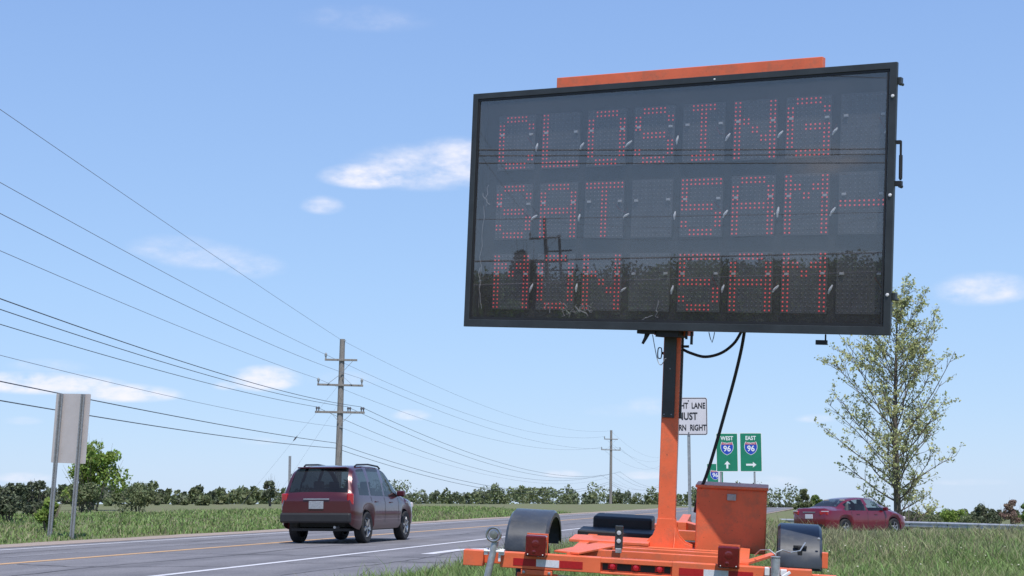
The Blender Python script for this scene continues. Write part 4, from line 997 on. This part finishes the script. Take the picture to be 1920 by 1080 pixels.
# ------------------------------------------------------------------ guardrail
gp = [(6, 104), (14, 91.5), (20.1, 79), (22.6, 70.5), (26, 61), (31, 51)]
e = empty('guardrail', (20.1, 79, 0)); tag(e, 'galvanised W-beam guardrail on posts beyond the tall grass at the right', 'guardrail')
Q = []
PP = [Vector((*p, 0)) for p in gp]
for i in range(len(PP)-1):
    a, b, c, d = PP[max(i-1, 0)], PP[i], PP[i+1], PP[min(i+2, len(PP)-1)]
    for k in range(6):
        t = k/6; Q.append(.5*((2*b)+(c-a)*t+(2*a-5*b+4*c-d)*t*t+(3*b-a-3*c+d)*t**3))
Q.append(PP[-1])
GRZ = -.92
wprof = [(.0, .0), (.02, .02), (.06, .055), (.06, .10), (.0, .14), (.0, .17), (.06, .21), (.06, .255), (.02, .29), (.0, .31)]
mb = MB(); vs = []; m_ = len(wprof)
for i, q in enumerate(Q):
    d = (Q[min(i+1, len(Q)-1)]-Q[max(i-1, 0)]).normalized(); n_ = Vector((d.y, -d.x, 0))
    if n_.x > 0: n_ = -n_ if n_.dot(Vector((-q.x, -q.y, 0))) < 0 else n_
    if n_.dot(Vector((-q.x, -q.y, 0))) < 0: n_ = -n_
    for (o_, z) in wprof: vs.append(q+n_*o_+Vector((-20.1, -79, GRZ+.42+z)))
mb.add(vs, [(i*m_+j, i*m_+j+1, (i+1)*m_+j+1, (i+1)*m_+j) for i in range(len(Q)-1) for j in range(m_-1)]); mb.build('w_beam', 'rail', parent=e, fix=False)
acc = 0; last = Q[0]; pc = None
for q in Q[1:]:
    acc += (q-last).length; last = q
    if acc > 1.8:
        acc = 0; m2 = MB()
        if pc is None: m2.box((0, 0, .2), (.15, .20, 1.0)); pc = m2.build('post', 'timber', parent=e, bevel=.01); o = pc
        else: o = dup(pc, e)
        away = Vector((q.x, q.y, 0)).normalized()*.12; o.location = (q.x-20.1+away.x, q.y-79+away.y, GRZ)

# ------------------------------------------------------------------ vegetation
def leafq(P_, size, rng, elong=1.0):
    """P_: (n,3); returns (n,4,3) randomly oriented small leaf quads"""
    n = len(P_); a = rng.normal(size=(n, 3)); a /= np.linalg.norm(a, axis=1)[:, None]; b = rng.normal(size=(n, 3)); b -= (a*b).sum(1)[:, None]*a; b /= np.linalg.norm(b, axis=1)[:, None]
    s = size*rng.uniform(.6, 1.35, (n, 1)); u = a*s*elong; v = b*s*.72
    return np.stack([P_-u*.5, P_+v*.42, P_+u*.5, P_-v*.42], 1)
def tree_mesh(h, spread, seed, n1=46, n2=7, n3=4, leaves=5.6, lsize=.16, trunk_r=None, base=.1, ascend=(30, 60), leafmat='leaf_young', name='tree', loc=(0, 0, 0), peak=.38, lean=0, topmul=.16):
    rng = np.random.default_rng(seed); rnd = random.Random(seed)
    e = empty(name, loc); tb = MB(); r0 = trunk_r or h*.017; twig = MB(); L = []
    tp_ = []; nT = 10
    for k in range(nT+1):
        t = k/nT; tp_.append(Vector((math.sin(t*5+seed)*.012*h*t+lean*t*h, math.cos(t*4+seed)*.01*h*t, t*h)))
    tb.tube(tp_, [r0*(1-t/nT)**.8+.012 for t in range(nT+1)], 10)
    def onT(t):
        f = t*nT; i = min(int(f), nT-1); return tp_[i].lerp(tp_[i+1], f-i)
    limbs = MB()
    for k in range(n1):
        t = base+(.97-base)*((k+rnd.random())/n1)
        prof = spread*((t/peak)**.22 if t < peak else topmul+(1-topmul)*((1-t)/(1-peak))**.75)*rnd.uniform(.62, 1.05)
        ang = math.radians(rnd.uniform(*ascend)*(1+.25*t)); azi = k*2.399+rnd.uniform(-.5, .5)
        d = Vector((math.cos(azi)*math.cos(ang), math.sin(azi)*math.cos(ang), math.sin(ang))); Lb = prof/max(.35, math.cos(ang))
        Lb = min(Lb, spread*1.45, ((1.0-t)*h+.5)/max(.3, math.sin(min(ang, 1.5))))
        p = onT(t); pts = [p.copy()]; dd = d.copy(); seg = 5
        for s_ in range(seg):
            dd = (dd+Vector((rnd.uniform(-.16, .16), rnd.uniform(-.16, .16), rnd.uniform(-.06, .20)))).normalized(); p = p+dd*Lb/seg; pts.append(p.copy())
        rb = max(.016, r0*.27*(1-t)**.7*rnd.uniform(.6, 1.1)); limbs.tube(pts, [rb*(1-.8*q/seg)+.006 for q in range(seg+1)], 5)
        for j in range(n2):
            u = rnd.uniform(.22, 1); f = u*seg; i = min(int(f), seg-1); q = pts[i].lerp(pts[i+1], f-i)
            d2 = (dd*.6+Vector((rnd.uniform(-1, 1), rnd.uniform(-1, 1), rnd.uniform(-.25, .9)))).normalized(); L2 = Lb*rnd.uniform(.16, .38)*(1.15-.4*u)
            q2 = q+d2*L2*.5; d3 = (d2+Vector((rnd.uniform(-.4, .4), rnd.uniform(-.4, .4), .15))).normalized(); q3 = q2+d3*L2*.5
            limbs.tube([q, q2, q3], [rb*.35+.006, .010, .005], 4, caps=False)
            for m in range(n3):
                w = rnd.uniform(.25, 1); s0 = q.lerp(q3, w) if w < .5 else q2.lerp(q3, w*2-1)
                d4 = (d3*.5+Vector((rnd.uniform(-1, 1), rnd.uniform(-1, 1), rnd.uniform(-.5, 1)))).normalized(); s1 = s0+d4*rnd.uniform(.25, .6)*h*.035*1.5
                limbs.tube([s0, s1], [.007, .003], 3, caps=False)
                nl = int(leaves*rnd.uniform(.3, 1.6)); 
                for _ in range(nl):
                    c = s0.lerp(s1, rnd.uniform(.3, 1.1)); L.append((c.x+rnd.gauss(0, .075), c.y+rnd.gauss(0, .075), c.z+rnd.gauss(0, .07)))
    tb.build('trunk', 'bark', parent=e, smooth=True); o = limbs.build('branches', 'bark', parent=e, fix=False)
    if L: quads('crown', leafq(np.array(L), lsize, rng), leafmat, parent=e)
    return e
c = at(1683, 990, 95); gz = float(terrain(c.x, c.y))
e = tree_mesh(14.1, 4.8, 3, n1=86, n2=10, n3=4, leaves=5.6, lsize=.165, trunk_r=.22, base=.03, ascend=(14, 54), loc=(c.x, c.y, gz-.2), peak=.40, lean=.020, topmul=.46)
tag(e, 'tall thinly leafed young-green tree standing behind the maroon sedan', 'tree')

def bush(name, loc, rx, rz_, seed, leafmat, n=2600, lsize=.14, lumps=16, stems=5, base=.25, conic=0, upright=0):
    rng = np.random.default_rng(seed); rnd = random.Random(seed); e = empty(name, loc); P_ = []
    C_ = []
    for k in range(lumps):
        t = rnd.random()**.8; a = rnd.uniform(0, 6.28); rr = rx*(.72*(1-conic*t))*math.sqrt(rnd.random())*(1-.45*t**2); C_.append((rr*math.cos(a), rr*math.sin(a), rz_*(base+(.92-base)*t), rx*rnd.uniform(.24, .42)*(1-.4*t)))
    for k in range(n):
        cx, cy, cz, r = C_[rnd.randrange(lumps)]; d = rng.normal(size=3); d /= np.linalg.norm(d); q = r*rnd.uniform(.55, 1.12); P_.append((cx+d[0]*q, cy+d[1]*q, cz+d[2]*q*(.8+upright)))
    P_ = np.array(P_); P_[:, 2] = np.maximum(P_[:, 2], .02)
    quads('crown', leafq(P_, lsize, rng), leafmat, parent=e)
    mb = MB()
    for (cx, cy, cz, r) in C_[:max(stems, 3)]: mb.tube([(cx*.1, cy*.1, -.2), (cx*.5, cy*.5, cz*.5), (cx, cy, cz+r*.6)], [rz_*.018+.01, rz_*.011+.008, .006], 5)
    for k in range(stems*4):
        a = rnd.uniform(0, 6.28); rr = rx*rnd.uniform(.1, .9); zz = rz_*rnd.uniform(.7, 1.12)*(1-.3*(rr/rx)**2); mb.tube([(rr*.6*math.cos(a), rr*.6*math.sin(a), zz*.5), (rr*math.cos(a), rr*math.sin(a), zz)], [.014, .004], 3)
    mb.build('branches', 'bark', parent=e, fix=False); return e
def gbush(px, ytop, ybase, Y, wpx, leafmat, label, cat, seed, name='shrub', n=2600, lsize=.14, group=None, **k):
    a = at(px, ytop, Y); z0 = float(terrain(a.x, Y)); h = a.z-z0; rx = wpx/2/F_PX*Y
    e = bush(name, (a.x, Y, z0), rx, h/1.08, seed, leafmat, n, lsize, **k); return tag(e, label, cat, group)
# left side
gbush(20, 905, 985, 44, 105, 'leaf_dark', 'dark green shrub at the left edge of the photo', 'shrub', 11, n=3000, lsize=.10, lumps=22)
gbush(70, 899, 980, 50, 100, 'leaf_dark', 'dusky dark shrub just left of the sign back', 'shrub', 12, n=3000, lsize=.10, lumps=20)
gbush(92, 928, 985, 40, 66, 'leaf_bright', 'bright yellow-green shrub in front of the dusky dark shrub', 'shrub', 13, n=2200, lsize=.09, lumps=14)
gbush(-60, 900, 985, 46, 120, 'leaf_dark', 'dark shrub just outside the left edge', 'shrub', 14, n=2600, lsize=.11)
gbush(150, 905, 985, 60, 110, 'leaf_olive', 'olive shrub below the sign back', 'shrub', 15, n=2200, lsize=.12)
gbush(180, 815, 980, 78, 135, 'leaf_bright', 'round bright green tree right behind the sign back', 'tree', 16, name='small_tree', n=5200, lsize=.17, lumps=34, stems=7, base=.22)
gbush(260, 908, 985, 70, 130, 'leaf_olive', 'low olive shrub right of the round bright green tree', 'shrub', 17, n=2200, lsize=.14)
gbush(508, 886, 960, 120, 40, 'leaf_dark', 'small dark tree far off, left of the bare post', 'tree', 18, name='small_tree', n=1500, lsize=.2)
# right side
gbush(1505, 908, 990, 120, 44, 'leaf_olive', 'feathery pale tree just left of the maroon sedan roof', 'tree', 21, name='small_tree', n=1600, lsize=.2, conic=.4)
gbush(1528, 922, 990, 126, 40, 'leaf_mid', 'pale green tree peeping over the sedan boot', 'tree', 22, name='small_tree', n=1300, lsize=.2)
gbush(1785, 952, 985, 150, 80, 'leaf_bright', 'light green rounded bush beyond the guardrail, right of the tall tree', 'shrub', 23, n=1800, lsize=.2)
gbush(1740, 962, 985, 140, 70, 'leaf_olive', 'low olive bush at the foot of the tall tree, beyond the guardrail', 'shrub', 24, n=1500, lsize=.18)
gbush(1841, 938, 985, 150, 46, 'leaf_dark', 'dark round pine-like tree beyond the guardrail', 'tree', 25, name='small_tree', n=2400, lsize=.2, lumps=20)
gbush(1866, 952, 985, 158, 40, 'leaf_dark', 'low dark tree between the round dark one and the reddish one', 'tree', 26, name='small_tree', n=1300, lsize=.22)
gbush(1893, 932, 985, 145, 50, 'leaf_red', 'reddish-brown leafed tree beyond the guardrail at the right edge', 'tree', 27, name='small_tree', n=2200, lsize=.18, conic=.3)
gbush(1925, 936, 985, 152, 50, 'leaf_mid', 'green tree cut by the right edge of the photo', 'tree', 28, name='small_tree', n=1600, lsize=.22)
gbush(1815, 966, 985, 130, 60, 'leaf_olive', 'low pale scrub right behind the guardrail', 'shrub', 29, n=1300, lsize=.16)
# dead twiggy clump under the tall tree
mb = MB(); c = at(1702, 985, 88); gz = float(terrain(c.x, c.y))
for k in range(26):
    a = random.uniform(0, 6.28); r = random.uniform(.3, 1.6); mb.tube([(c.x, c.y, gz), (c.x+.5*r*math.cos(a), c.y+.5*r*math.sin(a), gz+.7), (c.x+r*math.cos(a), c.y+r*math.sin(a), gz+random.uniform(.9, 1.7))], [.03, .02, .008], 4)
tag(mb.build('dead_brush', 'bark', fix=False, kind='stuff'), 'tangle of leafless brush beside the sedan bonnet', 'brush')

# far woods that read as one mass: low treeline on the horizon ahead, taller woods across the road behind
def mass(name, pts, m, seed, lsize):
    rng = np.random.default_rng(seed); out_ = []
    for (x, y, rx, h, n) in pts:
        g0 = float(terrain(x, y)); nl = 7
        cs = np.stack([rng.uniform(-.7, .7, nl)*rx, rng.uniform(-.7, .7, nl)*rx, rng.uniform(.12, .78, nl)*h], 1); rr = rng.uniform(.3, .5, nl)*min(rx, h*.5)
        i = rng.integers(0, nl, n); d = rng.normal(size=(n, 3)); d /= np.linalg.norm(d, axis=1)[:, None]
        p = cs[i]+d*(rr[i]*rng.uniform(.6, 1.1, n))[:, None]; p[:, 2] = np.maximum(p[:, 2], 0); out_.append(p+np.array([x, y, g0]))
    return quads(name, leafq(np.concatenate(out_), lsize, rng), m, kind='stuff')
rr = random.Random(5); pts = {0: [], 1: [], 2: []}
for px in range(-250, 2200, 10):
    if 1440 < px: Y = rr.uniform(230, 300); yt = rr.uniform(952, 964)
    elif px < 480: Y = rr.uniform(120, 210); yt = rr.uniform(903, 925)+6*math.sin(px*.021)
    else: Y = rr.uniform(260, 400); yt = rr.uniform(902, 922)+8*math.sin(px*.017)+5*math.sin(px*.043)
    a = at(px, yt, Y); g0 = float(terrain(a.x, Y)); h = max(1.2, a.z-g0); pts[rr.randrange(3)].append((a.x, Y, h*.9+3.2, h*rr.uniform(.8, 1.05), 420))
o = mass('distant_wood', pts[0]+pts[1], 'leaf_olive', 31, .5); tag(o, 'low far-off belt of olive trees along the horizon', 'wood')
o = mass('distant_wood', pts[2], 'leaf_dark', 32, .5); tag(o, 'darker tree clumps in the far-off belt along the horizon', 'wood')
pA, pB = [], []
for px in range(700, 1900, 9):
    for rowd in (0, 1):
        yt = 486 if px < 930 else (476 if px < 1150 else 458)
        yt += rr.uniform(-5, 7); D = rr.uniform(95, 125); q = mirror_pt(px, yt, D); g0 = float(terrain(q.x, q.y)); h = q.z-g0
        (pA if rr.random() < .6 else pB).append((q.x, q.y, 3.6, h, 1300))
o = mass('roadside_wood', pA, 'leaf_dark', 33, .28); tag(o, 'dark wood across the road, mirrored as a dark band in the sign pane', 'wood')
o = mass('roadside_wood', pB, 'leaf_mid', 34, .28); tag(o, 'greener crowns of the wood mirrored in the sign pane', 'wood')
q = mirror_pt(982, 432, 60); e = bush('broad_tree', (q.x, q.y, 0), 1.3, q.z/1.05, 41, 'leaf_dark', 5200, .22, lumps=30, stems=6, base=.3, upright=.3); tag(e, 'tall dark tree across the road mirrored at the left of the sign pane', 'tree')
for k, (px, yt, D, m, lab) in enumerate(((930, 540, 45, 'leaf_mid', 'light green roadside shrub mirrored low in the left of the sign pane'), (885, 500, 40, 'leaf_olive', 'olive roadside shrub mirrored at the left rim of the sign pane'), (1010, 560, 50, 'leaf_dark', 'dark roadside shrub mirrored low in the sign pane'))):
    q = mirror_pt(px, yt, D); e = bush('shrub', (q.x, q.y, 0), 1.6, q.z/1.05, 50+k, m, 2200, .16); tag(e, lab, 'shrub')

# ------------------------------------------------------------------ grass
def blades(name, n, region, hmean, wid, mats, seed, dryf, label):
    rng = np.random.default_rng(seed); x, y = region(rng, n); z = terrain(x, y); s = sl_of(x, y)
    ok = (s > -5.5) | (s < -18.1); x, y, z = x[ok], y[ok], z[ok]; n = len(x)
    patch = .5+.5*np.sin(x*.9+1.7*np.sin(y*.35))*np.cos(y*.55+x*.2)
    tall = hmean(x, y)*rng.gamma(6, 1/6., n)*(.65+.7*patch); a = rng.uniform(0, 2*np.pi, n); w = wid(x, y)*rng.uniform(.6, 1.3, n)
    bend = tall*rng.uniform(.15, 1.1, n); ba = rng.uniform(0, 2*np.pi, n)
    dx, dy = np.cos(a)*w/2, np.sin(a)*w/2; bx, by = np.cos(ba)*bend, np.sin(ba)*bend
    b0 = np.stack([x-dx, y-dy, z-.03], 1); b1 = np.stack([x+dx, y+dy, z-.03], 1)
    m0 = np.stack([x-dx*.8+bx*.35, y-dy*.8+by*.35, z+tall*.6], 1); m1 = np.stack([x+dx*.8+bx*.35, y+dy*.8+by*.35, z+tall*.6], 1)
    t0 = np.stack([x+bx, y+by, z+tall], 1)
    V = np.stack([b0, b1, m1, m0, t0], 1).reshape(-1, 3)
    base = np.arange(n)*5
    loops = np.stack([base, base+1, base+2, base+3, base+3, base+2, base+4], 1).ravel()
    ls = np.stack([np.arange(n)*7, np.arange(n)*7+4], 1).ravel()
    me = bpy.data.meshes.new(name); me.vertices.add(len(V)); me.vertices.foreach_set('co', V.astype(np.float32).ravel())
    me.loops.add(len(loops)); me.loops.foreach_set('vertex_index', loops.astype(np.int32))
    me.polygons.add(2*n); me.polygons.foreach_set('loop_start', ls.astype(np.int32))
    dry = (rng.random(n) < dryf(x, y, patch)).astype(np.int32)
    for k in mats: me.materials.append(M[k])
    me.polygons.foreach_set('material_index', np.repeat(dry, 2)); me.update(calc_edges=True)
    o = bpy.data.objects.new(name, me); COL.objects.link(o); tag(o, label, 'grass', kind='stuff'); return o
def reg_near(rng, n):
    y = 8+24*rng.random(n)**.9; x = -5.5+rng.random(n)*(y*.40+8.5); return x, y
blades('grass', 400000, reg_near, lambda x, y: .105+.035*np.clip((y-19)/6, 0, 1), lambda x, y: .0036+.00036*y, ['blade_green', 'blade_dry'], 61,
       lambda x, y, p: np.clip(.06+.72*sstep(19, 26, y)*(.55+.5*p)+.22*(sstep(2, 4, x)*(1-sstep(5, 6.5, x))), 0, .92), 'long meadow grass on the verge round the sign trailer and across the right')
def reg_mid(rng, n):
    y = 31+50*rng.random(n)**1.2; x = -6+rng.random(n)*(y*.42+10); return x, y
blades('grass', 60000, reg_mid, lambda x, y: .15+0*y, lambda x, y: .02+.0003*y, ['blade_green', 'blade_dry'], 62, lambda x, y, p: .55+0*x, 'rough grass sloping down to the ramp beyond the crest')
def reg_left(rng, n):
    l = 25+75*rng.random(n)**1.3; s = -18.1-11*rng.random(n)**1.2; return RN.x*s+RD.x*l, RN.y*s+RD.y*l
blades('grass', 60000, reg_left, lambda x, y: .085+0*y, lambda x, y: .012+.0005*y, ['blade_green', 'blade_dry'], 63, lambda x, y, p: .12+.1*p, 'green roadside bank grass beyond the far shoulder at the left')
rng = np.random.default_rng(9); fl = MB()
for k in range(24):
    y = rng.uniform(17, 24); x = y*rng.uniform(.20, .36); z = float(terrain(x, y))+rng.uniform(.12, .2); fl.lathe([(0, .008), (.009, .006), (.012, 0), (.007, -.006), (0, -.008)], 6, (x, y, z), 'z')
tag(fl.build('dandelions', 'flower', kind='stuff', fix=False), 'scattered pale dandelion heads in the grass at the right', 'flowers')
